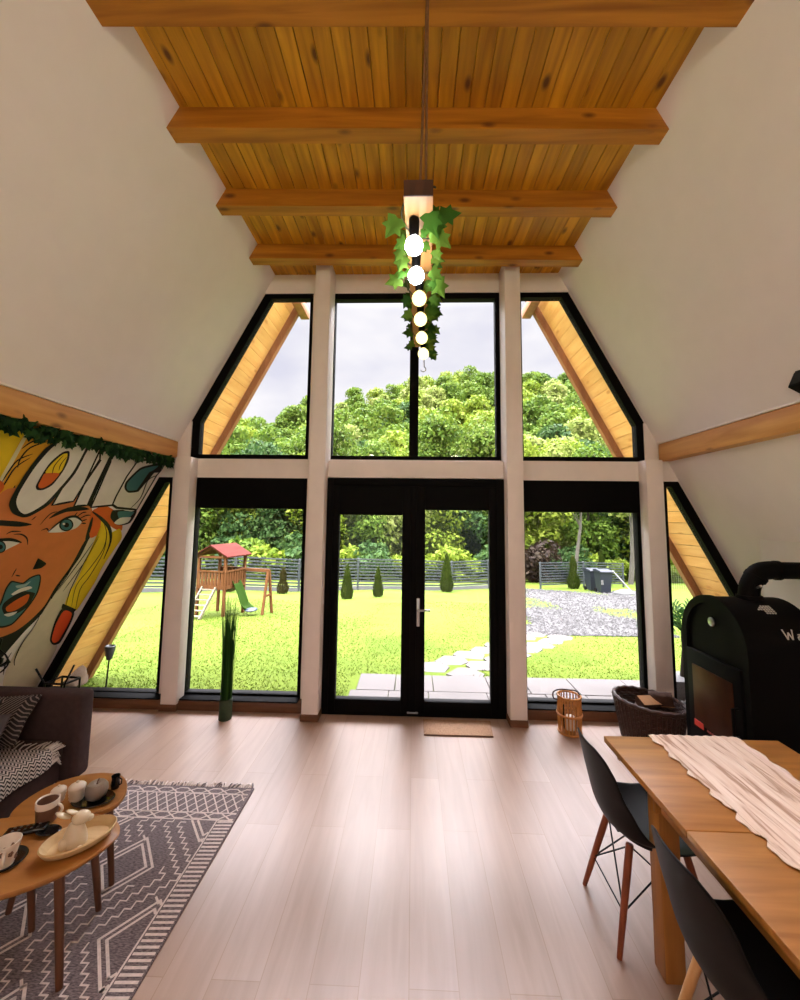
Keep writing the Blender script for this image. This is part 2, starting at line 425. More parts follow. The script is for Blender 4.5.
# mural shapes on the sloped wall as (distance along the wall, height)
MURAL_POLYS = [('background','yellow',0,[(1.9,2.36),(2.511,2.359),(2.545,1.99),(2.55,1.9),(1.9,1.9)]),
('background','cream',1,[(2.511,2.343),(2.536,2.335),(2.56,1.991),(2.53,1.988)]),
('hair','amber',0,[(2.526,2.346),(2.851,2.381),(3.06,2.091),(2.743,1.833),(2.661,1.798),(2.556,1.812),(2.545,1.99)]),
('hair','ink',1,[(2.626,1.855),(2.647,1.931),(2.65,1.982),(2.694,1.883),(2.674,1.831),(2.645,1.797)]),
('background','rust',2,[(2.528,2.004),(2.563,1.991),(2.587,1.96),(2.583,1.927),(2.561,1.942)]),
('face','skin',1,[(2.569,1.828),(2.616,1.955),(2.998,1.996),(3.391,1.863),(3.543,1.633),(3.546,1.516),(3.556,1.333),(3.523,1.158),(3.521,0.997),(3.452,0.886),(3.372,0.829),(3.257,0.813),(3.07,0.842),(2.665,1.377)]),
('face','ink',0,[(3.517,1.667),(3.605,1.622),(3.622,1.528),(3.623,1.325),(3.588,1.147),(3.564,0.988),(3.532,0.898),(3.472,0.802),(3.426,0.691),(3.383,0.605),(3.225,0.622),(3.067,0.87),(3.244,0.835),(3.36,0.848),(3.44,0.904),(3.508,1.016),(3.51,1.177),(3.543,1.351),(3.533,1.534)]),
('face','ink',2,[(3.055,1.755),(3.094,1.808),(3.189,1.849),(3.319,1.852),(3.392,1.834),(3.303,1.82),(3.181,1.809),(3.112,1.781)]),
('face','ink',2,[(2.637,1.754),(2.692,1.748),(2.832,1.737),(2.946,1.714),(2.856,1.699),(2.714,1.71),(2.66,1.716)]),
('face','ink',2,[(3.169,1.445),(3.224,1.421),(3.28,1.389),(3.253,1.357),(3.18,1.357),(3.231,1.375),(3.236,1.399)]),
('eye_a','white',3,[(3.115,1.655),(3.159,1.714),(3.216,1.759),(3.294,1.767),(3.387,1.727),(3.368,1.677),(3.275,1.649),(3.188,1.646)]),
('eye_a','ink',4,[(3.306,1.719),(3.32,1.703),(3.326,1.687),(3.325,1.672),(3.316,1.661),(3.3,1.655),(3.28,1.653),(3.256,1.657),(3.233,1.665),(3.211,1.677),(3.193,1.691),(3.18,1.707),(3.175,1.723),(3.176,1.737),(3.184,1.747),(3.199,1.754),(3.218,1.757),(3.241,1.754),(3.265,1.746),(3.287,1.734)]),
('eye_a','teal',5,[(3.294,1.716),(3.305,1.703),(3.31,1.69),(3.31,1.678),(3.303,1.669),(3.291,1.664),(3.274,1.663),(3.256,1.666),(3.237,1.672),(3.219,1.682),(3.204,1.694),(3.194,1.707),(3.189,1.72),(3.19,1.731),(3.196,1.74),(3.208,1.746),(3.223,1.747),(3.241,1.745),(3.261,1.738),(3.279,1.728)]),
('eye_a','ink',6,[(3.275,1.705),(3.278,1.698),(3.278,1.693),(3.276,1.688),(3.27,1.686),(3.263,1.685),(3.254,1.686),(3.245,1.689),(3.236,1.694),(3.229,1.699),(3.223,1.706),(3.22,1.712),(3.22,1.717),(3.222,1.722),(3.227,1.724),(3.234,1.725),(3.243,1.724),(3.252,1.721),(3.261,1.717),(3.269,1.711)]),
('eye_a','white',7,[(3.229,1.715),(3.231,1.712),(3.231,1.709),(3.229,1.707),(3.227,1.706),(3.223,1.706),(3.219,1.706),(3.214,1.708),(3.21,1.71),(3.206,1.712),(3.204,1.715),(3.202,1.718),(3.202,1.72),(3.204,1.722),(3.206,1.724),(3.21,1.724),(3.214,1.724),(3.219,1.722),(3.223,1.72),(3.227,1.718)]),
('eye_b','white',3,[(2.7,1.607),(2.777,1.606),(2.862,1.6),(2.935,1.583),(2.87,1.541),(2.831,1.518),(2.744,1.533)]),
('eye_b','ink',4,[(2.837,1.569),(2.847,1.555),(2.853,1.541),(2.854,1.529),(2.85,1.521),(2.84,1.516),(2.828,1.516),(2.812,1.52),(2.796,1.528),(2.781,1.54),(2.768,1.553),(2.758,1.567),(2.752,1.581),(2.751,1.592),(2.755,1.601),(2.764,1.605),(2.776,1.606),(2.791,1.602),(2.807,1.594),(2.823,1.583)]),
('eye_b','teal',5,[(2.829,1.568),(2.838,1.556),(2.843,1.545),(2.844,1.535),(2.84,1.528),(2.833,1.524),(2.823,1.524),(2.811,1.528),(2.798,1.535),(2.785,1.544),(2.775,1.555),(2.766,1.566),(2.762,1.577),(2.761,1.587),(2.764,1.594),(2.771,1.597),(2.78,1.598),(2.792,1.595),(2.805,1.588),(2.818,1.579)]),
('eye_b','ink',6,[(2.821,1.56),(2.824,1.554),(2.824,1.549),(2.822,1.546),(2.818,1.544),(2.813,1.543),(2.806,1.545),(2.799,1.548),(2.792,1.552),(2.787,1.557),(2.782,1.563),(2.78,1.568),(2.78,1.573),(2.782,1.576),(2.785,1.579),(2.791,1.579),(2.797,1.578),(2.804,1.575),(2.811,1.571),(2.817,1.565)]),
('eye_b','white',7,[(2.787,1.57),(2.788,1.568),(2.788,1.565),(2.787,1.564),(2.785,1.563),(2.782,1.563),(2.779,1.563),(2.776,1.565),(2.773,1.567),(2.77,1.569),(2.768,1.571),(2.767,1.574),(2.767,1.576),(2.768,1.578),(2.77,1.579),(2.773,1.579),(2.776,1.578),(2.779,1.577),(2.782,1.575),(2.785,1.573)]),
('lips','ink',3,[(3.275,1.306),(3.201,1.295),(3.162,1.257),(3.052,1.289),(3.041,1.231),(3.07,1.121),(3.074,1.093),(3.07,0.981),(3.204,0.901),(3.296,0.899),(3.339,0.969),(3.366,1.061),(3.366,1.151),(3.322,1.254)]),
('lips','teal',4,[(3.274,1.296),(3.213,1.282),(3.174,1.243),(3.066,1.275),(3.056,1.22),(3.084,1.119),(3.083,1.09),(3.077,0.993),(3.193,0.918),(3.283,0.916),(3.321,0.982),(3.349,1.068),(3.348,1.157),(3.307,1.256)]),
('lips','ink',5,[(3.338,1.146),(3.212,1.184),(3.139,1.154),(3.1,1.115),(3.113,1.07),(3.182,1.005),(3.283,0.997),(3.343,1.035),(3.347,1.096)]),
('lips','rust',6,[(3.142,1.075),(3.203,1.124),(3.284,1.147),(3.309,1.073),(3.247,1.029),(3.177,1.033)]),
('lips','white',6,[(3.119,1.18),(3.164,1.21),(3.242,1.218),(3.278,1.196),(3.198,1.181),(3.141,1.165)]),
('lips','white',6,[(3.161,1.016),(3.269,1.013),(3.255,0.991),(3.211,0.987)]),
('lips','pale',5,[(3.114,1.242),(3.19,1.244),(3.227,1.26),(3.205,1.219),(3.143,1.219)]),
('hair','bone',1,[(3.587,1.598),(3.717,1.609),(3.747,1.45),(3.78,1.167),(3.754,0.982),(3.775,0.908),(3.796,0.732),(3.978,0.525),(4.004,0.37),(4.014,0.233),(4.022,0.123),(3.607,0.289),(3.521,0.457),(3.503,0.62),(3.543,0.799),(3.546,0.959),(3.562,1.184),(3.602,1.412)]),
('hair','yellow',2,[(3.596,1.75),(3.8,1.623),(3.899,1.656),(4.004,1.56),(3.99,1.448),(3.969,1.284),(3.987,1.135),(3.971,0.937),(3.953,0.869),(3.85,0.906),(3.759,0.96),(3.725,1.09),(3.734,1.26),(3.731,1.382),(3.697,1.575)]),
('hair','rust',1,[(3.427,1.815),(3.56,1.868),(3.834,1.767),(3.941,1.637),(3.821,1.658),(3.621,1.732),(3.689,1.645),(3.6,1.58),(3.517,1.667)]),
('earring','ink',5,[(3.749,0.931),(3.934,0.859),(3.979,0.745),(3.99,0.557),(3.916,0.555),(3.826,0.629),(3.758,0.793)]),
('earring','red',6,[(3.787,0.902),(3.911,0.853),(3.948,0.759),(3.953,0.586),(3.903,0.58),(3.843,0.632),(3.785,0.782)]),
('hair','ink',2,[(3.726,0.979),(3.945,0.879),(3.932,0.852),(3.751,0.927)]),
('lettering','letter',4,('S',[(3.008,2.307),(3.144,2.311),(3.195,2.237),(3.182,1.895),(3.012,1.858)])),
('lettering','letter',4,('S',[(3.144,2.311),(3.276,2.301),(3.309,2.054),(3.341,1.868),(3.215,1.856)])),
('lettering','letter',4,('S',[(3.276,2.301),(3.587,2.294),(3.599,2.261),(3.68,1.882),(3.392,1.852),(3.321,2.224)])),
('lettering','ink',6,('S',[(3.195,2.237),(3.217,2.23),(3.19,1.972),(3.182,1.895)])),
('lettering','ink',6,('S',[(3.279,2.298),(3.3,2.292),(3.366,1.923),(3.392,1.852),(3.341,1.868),(3.309,2.054)])),
('lettering','letter',5,[(3.614,2.29),(3.905,2.327),(4.008,2.252),(3.977,2.186),(3.978,1.842),(3.693,1.855),(3.619,1.88),(3.603,1.954),(3.591,2.135)]),
('lettering','ink',6,[(3.688,2.221),(3.804,2.269),(3.926,2.305),(4.0,2.226),(3.892,2.197),(3.779,2.153),(3.754,2.08),(3.813,2.061),(3.853,2.015),(3.73,1.996),(3.647,2.032),(3.617,2.092)]),
('lettering','teal',7,[(3.709,2.205),(3.82,2.252),(3.922,2.274),(3.869,2.214),(3.747,2.169),(3.713,2.088),(3.731,2.047),(3.792,2.057),(3.819,2.03),(3.722,2.014),(3.668,2.038),(3.644,2.087)]),
('lettering','ink',6,[(2.839,2.397),(2.789,2.332),(2.699,2.244),(2.666,2.068),(2.67,1.899),(2.686,1.849),(2.745,1.795),(2.835,1.767),(2.889,1.778),(2.979,1.857),(3.019,1.988),(3.047,2.109),(3.037,2.24),(3.03,2.301),(2.954,2.364)]),
('lettering','letter',7,[(2.82,2.347),(2.742,2.252),(2.705,2.107),(2.701,1.951),(2.72,1.875),(2.778,1.816),(2.837,1.791),(2.885,1.814),(2.948,1.878),(2.989,1.993),(3.018,2.11),(3.013,2.24),(3.002,2.3),(2.934,2.36)]),
('lettering','ink',8,[(2.886,2.252),(2.836,2.235),(2.793,2.157),(2.785,2.063),(2.791,1.989),(2.82,1.963),(2.868,1.968),(2.914,2.008),(2.932,2.106),(2.923,2.193)]),
('lettering','yellow',9,[(2.881,2.235),(2.846,2.22),(2.81,2.152),(2.803,2.083),(2.912,2.095),(2.903,2.19)]),
('lettering','rust',9,[(2.801,2.079),(2.801,2.033),(2.805,1.997),(2.826,1.977),(2.858,1.982),(2.896,2.019),(2.912,2.091)]),
('hair','ink',4,[(3.664,1.831),(3.982,1.837),(3.997,1.713),(3.842,1.691),(3.688,1.763)]),
('hair','teal',5,[(3.738,1.819),(3.958,1.822),(3.937,1.763),(3.836,1.739)]),
('hair','white',6,[(3.773,1.716),(3.817,1.763),(3.958,1.767),(3.956,1.718),(3.855,1.696)])]
MURAL_STROKES = [('hair','ink',2,[(2.691,2.313),(2.591,2.268),(2.549,2.211)],0.012),
('hair','ink',2,[(2.69,2.286),(2.599,2.227),(2.579,2.149),(2.597,2.093)],0.012),
('hair','ink',2,[(2.64,2.192),(2.568,2.139),(2.554,2.056),(2.553,1.99)],0.012),
('hair','ink',2,[(2.639,2.166),(2.581,2.092),(2.576,1.992),(2.573,1.943)],0.012),
('face','ink',2,[(3.037,1.318),(3.035,1.356),(3.034,1.382)],0.01),
('face','ink',2,[(3.06,1.329),(3.106,1.315)],0.01),
('face','ink',2,[(2.892,1.664),(2.821,1.666),(2.792,1.648)],0.01),
('face','ink',2,[(3.01,1.56),(2.969,1.612),(2.906,1.643),(2.848,1.645)],0.01),
('face','ink',2,[(3.051,1.666),(3.09,1.679),(3.122,1.656)],0.01),
('face','ink',2,[(2.921,1.746),(2.94,1.774)],0.01),
('face','ink',2,[(3.092,1.811),(3.041,1.788),(3.013,1.71)],0.01),
('eye_a','ink',8,[(3.115,1.655),(3.156,1.719),(3.213,1.764),(3.295,1.773),(3.392,1.731)],0.022),
('eye_b','ink',8,[(2.696,1.613),(2.773,1.613),(2.857,1.608),(2.944,1.583)],0.022),
('eye_a','ink',8,[(3.301,1.77),(3.334,1.805),(3.373,1.811)],0.012),
('eye_a','ink',8,[(3.339,1.757),(3.39,1.783),(3.438,1.786)],0.012),
('eye_a','ink',8,[(3.379,1.738),(3.424,1.75)],0.012),
('eye_a','ink',8,[(3.271,1.773),(3.281,1.81)],0.012),
('eye_a','ink',8,[(3.387,1.719),(3.44,1.715)],0.012),
('hair','ink',3,[(3.437,1.815),(3.596,1.75),(3.759,1.66),(3.875,1.53),(3.92,1.363)],0.03),
('hair','ink',3,[(3.474,1.767),(3.517,1.667),(3.551,1.566)],0.035),
('hair','ink',4,[(3.646,1.715),(3.765,1.607),(3.832,1.461),(3.803,1.286),(3.76,1.136),(3.858,0.925)],0.012),
('hair','ink',4,[(3.794,1.57),(3.862,1.423),(3.862,1.208),(3.839,1.087),(3.94,0.872)],0.012),
('hair','ink',4,[(3.683,1.593),(3.688,1.352),(3.716,1.109),(3.783,0.941)],0.012),
('hair','ink',4,[(3.581,1.497),(3.577,1.248),(3.552,1.088),(3.556,1.055)],0.012),
('hair','ink',4,[(3.523,0.981),(3.54,0.832),(3.516,0.679),(3.542,0.544),(3.58,0.483)],0.012),
('hair','ink',4,[(3.654,1.543),(3.628,1.375),(3.57,1.117)],0.012),
('hair','ink',4,[(3.461,0.633),(3.46,0.556),(3.514,0.428)],0.012),
('hair','ink',4,[(3.696,1.385),(3.637,1.106)],0.012),
('lettering','ink',5,('C',[(3.008,2.307),(3.144,2.311),(3.195,2.237),(3.182,1.895),(3.012,1.858)]),0.017),
('lettering','ink',5,('C',[(3.144,2.311),(3.276,2.301),(3.309,2.054),(3.341,1.868),(3.215,1.856)]),0.017),
('lettering','ink',5,('C',[(3.276,2.301),(3.587,2.294),(3.599,2.261),(3.68,1.882),(3.392,1.852),(3.321,2.224)]),0.017),
('lettering','ink',6,('C',[(3.614,2.29),(3.905,2.327),(4.008,2.252),(3.977,2.186),(3.978,1.842),(3.693,1.855),(3.619,1.88),(3.603,1.954),(3.591,2.135)]),0.02),
('lettering','ink',8,[(3.988,2.187),(3.893,2.128),(3.931,1.959),(3.868,1.844)],0.016),
('lettering','ink',10,[(2.859,2.217),(2.838,2.141),(2.859,2.08)],0.008),
('lettering','ink',10,[(2.892,2.213),(2.88,2.155),(2.894,2.111)],0.008)]
MC = {'yellow': (232,196,32), 'cream': (226,214,170), 'amber': (222,160,40), 'ink': (22,16,16), 'rust': (214,96,34), 'skin': (212,122,66), 'white': (228,222,214),
      'teal': (66,116,122), 'pale': (150,176,176), 'bone': (214,200,178), 'red': (222,70,30), 'letter': (226,220,212)}
mural = thing('wall_mural', 'comic style wall painting of a shocked woman with OMG lettering on the sloped wall', 'painting', (-xw(1.2), 3.2, 1.2))
cmats = {k: plain('mural_'+k, rgb(*v), .7, var=.05, scale=9, spec=.25) for k, v in MC.items()}
cnames = list(MC)
parts = {}
def wallpt(y, z, lay):
    y = min(y, 4.012); z = max(.02, min(z, 2.40))
    n = Vector((1, 0, -1/SL)).normalized(); h = .0012 + .0007*lay
    return Vector((-xw(z), y, z)) + n*h
# hidden tie order inside a layer is avoided by a tiny per-shape step
def smooth_loop(p, q=4):
    n = len(p); out = []; p = [Vector(a) for a in p]
    for i in range(n):
        p0, p1, p2, p3 = p[i-1], p[i], p[(i+1) % n], p[(i+2) % n]
        d1 = (p1-p0).length + 1e-6; d2 = (p2-p1).length + 1e-6; d3 = (p3-p2).length + 1e-6
        m1 = (p2-p0)*(min(d1, d2)/(d1+d2))*.9; m2 = (p3-p1)*(min(d2, d3)/(d2+d3))*.9
        for k in range(q):
            t = k/q; out.append(p1*(2*t**3-3*t*t+1) + m1*(t**3-2*t*t+t) + p2*(3*t*t-2*t**3) + m2*(t**3-t*t))
    return [(a.x, a.y) for a in out]
for k, (part, colr, lay, poly) in enumerate(MURAL_POLYS):
    poly = poly[1] if poly[0] == 'S' else smooth_loop(poly)
    mb = parts.setdefault(part, MB()); mb.mi = cnames.index(colr)
    fr = k*.000006
    vs = [mb.bm.verts.new(wallpt(y, z, lay) + Vector((fr, 0, -fr*.5))) for y, z in poly]
    f = mb._f(vs)
for part, colr, lay, line, w in MURAL_STROKES:
    sharp = line[0] == 'C'
    if sharp: line = list(line[1]) + [line[1][0]]
    mb = parts[part]; mb.mi = cnames.index(colr); n = len(line); L_ = []; R_ = []
    # smooth the stroke a little
    pts = []
    for i in range(n-1):
        if sharp:
            pts += [Vector(line[i]).lerp(Vector(line[i+1]), q/4) for q in range(4)]; continue
        p0 = Vector(line[max(i-1,0)]); p1 = Vector(line[i]); p2 = Vector(line[i+1]); p3 = Vector(line[min(i+2,n-1)])
        for q in range(4):
            t = q/4; pts.append(.5*((2*p1)+(p2-p0)*t+(2*p0-5*p1+4*p2-p3)*t*t+(3*p1-p0-3*p2+p3)*t**3))
    pts.append(Vector(line[-1])); n = len(pts)
    for i, q in enumerate(pts):
        t = (pts[min(i+1,n-1)] - pts[max(i-1,0)]).normalized(); hw = w*.5*(1 if sharp else 1 - .75*abs(2*i/(n-1)-1)**2)
        a = q + Vector((-t.y, t.x))*hw; b = q - Vector((-t.y, t.x))*hw
        L_.append(mb.bm.verts.new(wallpt(a.x, a.y, lay))); R_.append(mb.bm.verts.new(wallpt(b.x, b.y, lay)))
    for i in range(n-1): mb._f([L_[i], L_[i+1], R_[i+1], R_[i]])
PN = {'eye_a': 'eye', 'eye_b': 'eye'}
for part, mb in parts.items():
    bmesh.ops.triangulate(mb.bm, faces=[f for f in mb.bm.faces if len(f.verts) > 4])
    mb.build(PN.get(part, part), [cmats[c] for c in cnames], mural, fix=False)
# ================================================================ furniture
def Q(x, y, z): return Vector((x, y, z))
def catmull(pts, n=8):
    pts = [Vector(p) for p in pts]; out = []
    for i in range(len(pts)-1):
        p0 = pts[max(i-1,0)]; p1 = pts[i]; p2 = pts[i+1]; p3 = pts[min(i+2,len(pts)-1)]
        for q in range(n):
            t = q/n; out.append(.5*((2*p1)+(p2-p0)*t+(2*p0-5*p1+4*p2-p3)*t*t+(3*p1-p0-3*p2+p3)*t**3))
    out.append(pts[-1]); return out
def ivy_leaf(mb, pos, nrm, up, size):
    n = Vector(nrm).normalized(); u = Vector(up); u = (u - n*u.dot(n)); u = u.normalized() if u.length > 1e-4 else n.orthogonal().normalized()
    r = u.cross(n)
    sh = [(0,-.45),(.18,-.52),(.5,-.42),(.34,-.14),(.52,.12),(.24,.16),(0,.62),(-.24,.16),(-.52,.12),(-.34,-.14),(-.5,-.42),(-.18,-.52)]
    c = mb.bm.verts.new(Vector(pos) + n*size*.10)
    vs = [mb.bm.verts.new(Vector(pos) + r*x*size + u*y*size - n*abs(x)*size*.18) for x, y in sh]
    for i in range(len(vs)): mb._f([c, vs[i], vs[(i+1) % len(vs)]])
def rv(a=1.0): return Vector((R.uniform(-a,a), R.uniform(-a,a), R.uniform(-a,a)))

M['table'] = wood('oak_table', rgb(152, 96, 38), rgb(188, 128, 60), 'X', 7, 14, .42, False, None, .14)
M['tableY'] = wood('oak_table_rail', rgb(146, 92, 38), rgb(180, 122, 58), 'Y', 7, 14, .45, False, None, .10)
M['tableZ'] = wood('oak_table_leg', rgb(150, 95, 40), rgb(184, 126, 62), 'Z', 7, 14, .45, False, None, .10)
M['shell'] = plain('black_plastic', rgb(11, 9, 10), .5, var=.05, spec=.18)
M['redleg'] = wood('brown_dowel', rgb(120, 58, 34), rgb(156, 82, 50), 'Z', 9, 10, .4, False, None, .1)
M['paleleg'] = wood('pale_dowel', rgb(190, 138, 84), rgb(220, 170, 114), 'Z', 9, 10, .4, False, None, .1)
M['wire'] = plain('black_wire', rgb(16, 14, 14), .4, .6, var=.05)

# ---------------- dining table
t = thing('dining_table', 'long oak dining table with a cream runner on it at the right side', 'table', (1.35, 1.25, 0))
TX0, TX1, TY0, TY1 = .938, 1.765, .33, 2.145
mb = MB(); ys = [TY0, .93, 1.535, TY1]
for a, b in zip(ys, ys[1:]): mb.box(TX0, TX1, a+.0012, b-.0012, .722, .75, .004)
mb.build('tabletop', M['table'], t)
mb = MB().box(TX0+.068, TX0+.09, TY0+.4, 1.81, .625, .721, .002).box(TX1-.09, TX1-.068, TY0+.4, 1.81, .625, .721, .002).box(TX0+.047, TX1-.047, 1.80, 1.822, .625, .721, .002).box(TX0+.047, TX1-.047, TY0+.4, TY0+.422, .625, .721, .002)
mb.box(TX0+.068, TX0+.086, 1.891, TY1-.03, .66, .721, .002).box(TX1-.086, TX1-.068, 1.891, TY1-.03, .66, .721, .002).box(TX0+.048, TX1-.048, TY1-.048, TY1-.03, .66, .721, .002)
mb.build('apron', M['tableY'], t)
for x in (TX0+.062, TX1-.142):
    for y in (1.81, TY0+.32): MB().box(x, x+.08, y, y+.08, 0, .722, .005).build('leg', M['tableZ'], t)

# ---------------- runner
m, nt, out = newmat('lace_runner'); L = nt.links
p = N(nt, 'ShaderNodeBsdfPrincipled'); L.new(p.outputs[0], out.inputs[0]); p.inputs['Roughness'].default_value = .9
tc = N(nt, 'ShaderNodeTexCoord'); mp = N(nt, 'ShaderNodeMapping'); mp.inputs['Scale'].default_value = (34, 2.6, 1); L.new(tc.outputs['Object'], mp.inputs[0])
no = N(nt, 'ShaderNodeTexNoise'); no.inputs['Scale'].default_value = 1.0; no.inputs['Detail'].default_value = 6; no.inputs['Distortion'].default_value = 1.2; L.new(mp.outputs[0], no.inputs['Vector'])
r = ramp(nt, [(.36, rgb(186, 150, 128)), (.46, rgb(230, 204, 186)), (.62, rgb(244, 224, 210))]); L.new(no.outputs[0], r.inputs[0]); L.new(r.outputs[0], p.inputs['Base Color'])
bp = N(nt, 'ShaderNodeBump'); bp.inputs['Strength'].default_value = .6; bp.inputs['Distance'].default_value = .01; L.new(no.outputs[0], bp.inputs['Height']); L.new(bp.outputs[0], p.inputs['Normal'])
M['lace'] = m
def runner(u, v):
    y = .40 + v*1.752; e = .010*math.sin(y*47)+.007*math.sin(y*101+1)
    x0 = 1.158 + .014*(2.1-y)*0 + e; x1 = 1.575 + .009*math.sin(y*53+2)
    x = x0 + (x1-x0)*u
    z = .7525 + .0030*(1+math.sin(x*150+1.5*math.sin(y*9)))*.5 + .0022*(1+math.sin(y*21+x*30))*.5
    if y > 2.149: z -= (y-2.149)*18*.0
    return (x, y, z)
o = MB().grid(runner, 60, 160).build('table_runner', M['lace']); solid(o, .0025, 1.0)
tag(o, 'cream crinkled lace runner laid along the oak dining table', 'runner')

# ---------------- shell chairs
def make_chair(legmat, label, scale=1.0):
    t = thing('dining_chair', label, 'chair', (0,0,0), world=False)
    prof = catmull([(.235,0,.405),(.215,0,.432),(.14,0,.437),(.04,0,.420),(-.07,0,.410),(-.150,0,.428),(-.195,0,.490),(-.222,0,.60),(-.246,0,.72),(-.262,0,.80)], 5)
    n = len(prof)
    wid = [(0,.165),(.08,.205),(.25,.228),(.45,.236),(.6,.232),(.75,.215),(.88,.188),(.95,.150),(1,.085)]
    def W(t):
        for (a, x), (b, y) in zip(wid, wid[1:]):
            if a <= t <= b:
                q = (t-a)/(b-a); q = q*q*(3-2*q) if b < .9 else q; return x+(y-x)*q
        return wid[-1][1]
    def fn(u, v):
        i = min(int(v*(n-1)), n-1); q = prof[i]; s = u*2-1; w = W(v)
        rise = .055*max(0, 1-abs(v-.5)/.34)*abs(s)**2.4 + .012*s*s*(v < .5)
        ws = s*w/.225
        fwd = .062*ws*ws*max(0, min(1, (v-.42)/.2)) + .05*max(0, 1-abs(v-.55)/.25)*abs(s)**3
        return (q.x + fwd, s*w, q.z + rise)
    o = MB().grid(fn, 19, n).build('seat_shell', M['shell'], t); solid(o, .008, 1.0); subsurf(o, 1)
    for sx in (-1, 1):
        for sy in (-1, 1):
            a = Q(sx*.115-.005, sy*.10, .400); b = Q(sx*.205-.01, sy*.172, 0)
            mb = MB().tube([a, a.lerp(b,.25), a.lerp(b,.7), b], [.0155,.0155,.0135,.0105], 12)
            mb.build('leg', legmat, t)
    mb = MB(); top = lambda sx, sy: Q(sx*.115-.005, sy*.10, .392); mid = lambda sx, sy: Q(sx*.170-.008, sy*.144, .155)
    for (a, b) in (((1,1),(1,-1)), ((1,-1),(-1,-1)), ((-1,-1),(-1,1)), ((-1,1),(1,1))):
        mb.tube([top(*a), mid(*b)], .0036, 6).tube([top(*b), mid(*a)], .0036, 6)
    for s in (-1, 1): mb.tube([mid(s,1), mid(s,-1)], .0036, 6)
    mb.box(-.13,.12,-.012,.012,.385,.400).box(-.012,.012,-.12,.12,.385,.400)
    mb.build('wire_brace', M['wire'], t)
    return t
c1 = make_chair(M['redleg'], 'black shell chair with reddish brown legs at the far end of the oak table')
c1.location = (1.08, 2.072, 0); c1.rotation_euler = (0, 0, .0)
c2 = make_chair(M['paleleg'], 'black shell chair with pale wooden leg, closest to the bottom edge of the photo')
c2.location = (1.075, 1.42, 0); c2.rotation_euler = (0, 0, .03)
for c_ in (c1, c2): c_['group'] = 'black shell chairs at the dining table'; c_.scale = (1, 1, .97)

# ---------------- rug
m, nt, out = newmat('rug_yarn'); L = nt.links
p = N(nt, 'ShaderNodeBsdfPrincipled'); L.new(p.outputs[0], out.inputs[0]); p.inputs['Roughness'].default_value = .95; p.inputs['Specular IOR Level'].default_value = .1
tc = N(nt, 'ShaderNodeTexCoord'); mp = N(nt, 'ShaderNodeMapping'); mp.inputs['Scale'].default_value = (60, 220, 1); L.new(tc.outputs['Object'], mp.inputs[0])
no = N(nt, 'ShaderNodeTexNoise'); no.inputs['Scale'].default_value = 1; no.inputs['Detail'].default_value = 3; L.new(mp.outputs[0], no.inputs['Vector'])
r = ramp(nt, [(.35, rgb(78, 68, 70)), (.66, rgb(134, 120, 120))]); L.new(no.outputs[0], r.inputs[0]); L.new(r.outputs[0], p.inputs['Base Color'])
M['rug'] = m
M['rugline'] = plain('rug_cream', rgb(208, 192, 184), .95, var=.12, scale=70, spec=.1)
rug = thing('area_rug', 'grey woven rug with cream diamond and zigzag pattern under the coffee tables', 'rug', (-1.6, 2, 0))
RX0, RX1, RY0, RY1 = -2.20, -1.03, .45, 2.86; RZ = .009
mb = MB().box(RX0, RX1, RY0, RY1, 0, RZ, .003); mb.mi = 1
def clipseg(a, b, x0, x1, y0, y1):
    t0, t1 = 0.0, 1.0; d = (b[0]-a[0], b[1]-a[1])
    for pp, qq in ((-d[0], a[0]-x0), (d[0], x1-a[0]), (-d[1], a[1]-y0), (d[1], y1-a[1])):
        if abs(pp) < 1e-9:
            if qq < 0: return None
        else:
            r_ = qq/pp
            if pp < 0: t0 = max(t0, r_)
            else: t1 = min(t1, r_)
    if t0 >= t1: return None
    return (a[0]+d[0]*t0, a[1]+d[1]*t0), (a[0]+d[0]*t1, a[1]+d[1]*t1)
def rl(a, b, w=.011, box=None):
    x0, x1, y0, y1 = box or (RX0+.01, RX1-.115, RY0+.02, RY1-.02)
    s_ = clipseg(a, b, x0, x1, y0, y1)
    if not s_: return
    a, b = s_; d = Vector((b[0]-a[0], b[1]-a[1])); 
    if d.length < .004: return
    d.normalize(); n_ = Vector((-d.y, d.x))*w/2; a = Vector(a)-d*w*.35; b = Vector(b)+d*w*.35; z = RZ + .0008
    mb.flat([(a.x-n_.x, a.y-n_.y, z), (b.x-n_.x, b.y-n_.y, z), (b.x+n_.x, b.y+n_.y, z), (a.x+n_.x, a.y+n_.y, z)])
# right border ticks
y = RY0+.02
while y < RY1-.30: rl((RX1-.095, y), (RX1-.012, y+.004), .012, (RX0, RX1, RY0, RY1)); y += .026
rl((RX1-.108, RY0), (RX1-.108, RY1-.30), .008, (RX0, RX1, RY0, RY1))
# end band: rows of lozenges around crossed lattice
FB = (RX0+.01, RX1-.02, RY1-.30, RY1-.012)
yb = RY1-.012
for k in range(24):
    x = RX0 + .055*2*k
    for yc in (RY1-.045, RY1-.265):
        for a, b in (((x, yc), (x+.028, yc+.022)), ((x+.028, yc+.022), (x+.078, yc+.022)), ((x+.078, yc+.022), (x+.106, yc)), ((x+.106, yc), (x+.078, yc-.022)), ((x+.078, yc-.022), (x+.028, yc-.022)), ((x+.028, yc-.022), (x, yc))): rl(a, b, .009, FB)
for k in range(-4, 34):
    x = RX0 + .062*k
    rl((x, RY1-.235), (x+.11, RY1-.075), .008, FB); rl((x+.11, RY1-.235), (x, RY1-.075), .008, FB)
rl((RX0, RY1-.072), (RX1, RY1-.072), .008, FB); rl((RX0, RY1-.238), (RX1, RY1-.238), .008, FB); rl((RX0, RY1-.296), (RX1, RY1-.296), .008, FB)
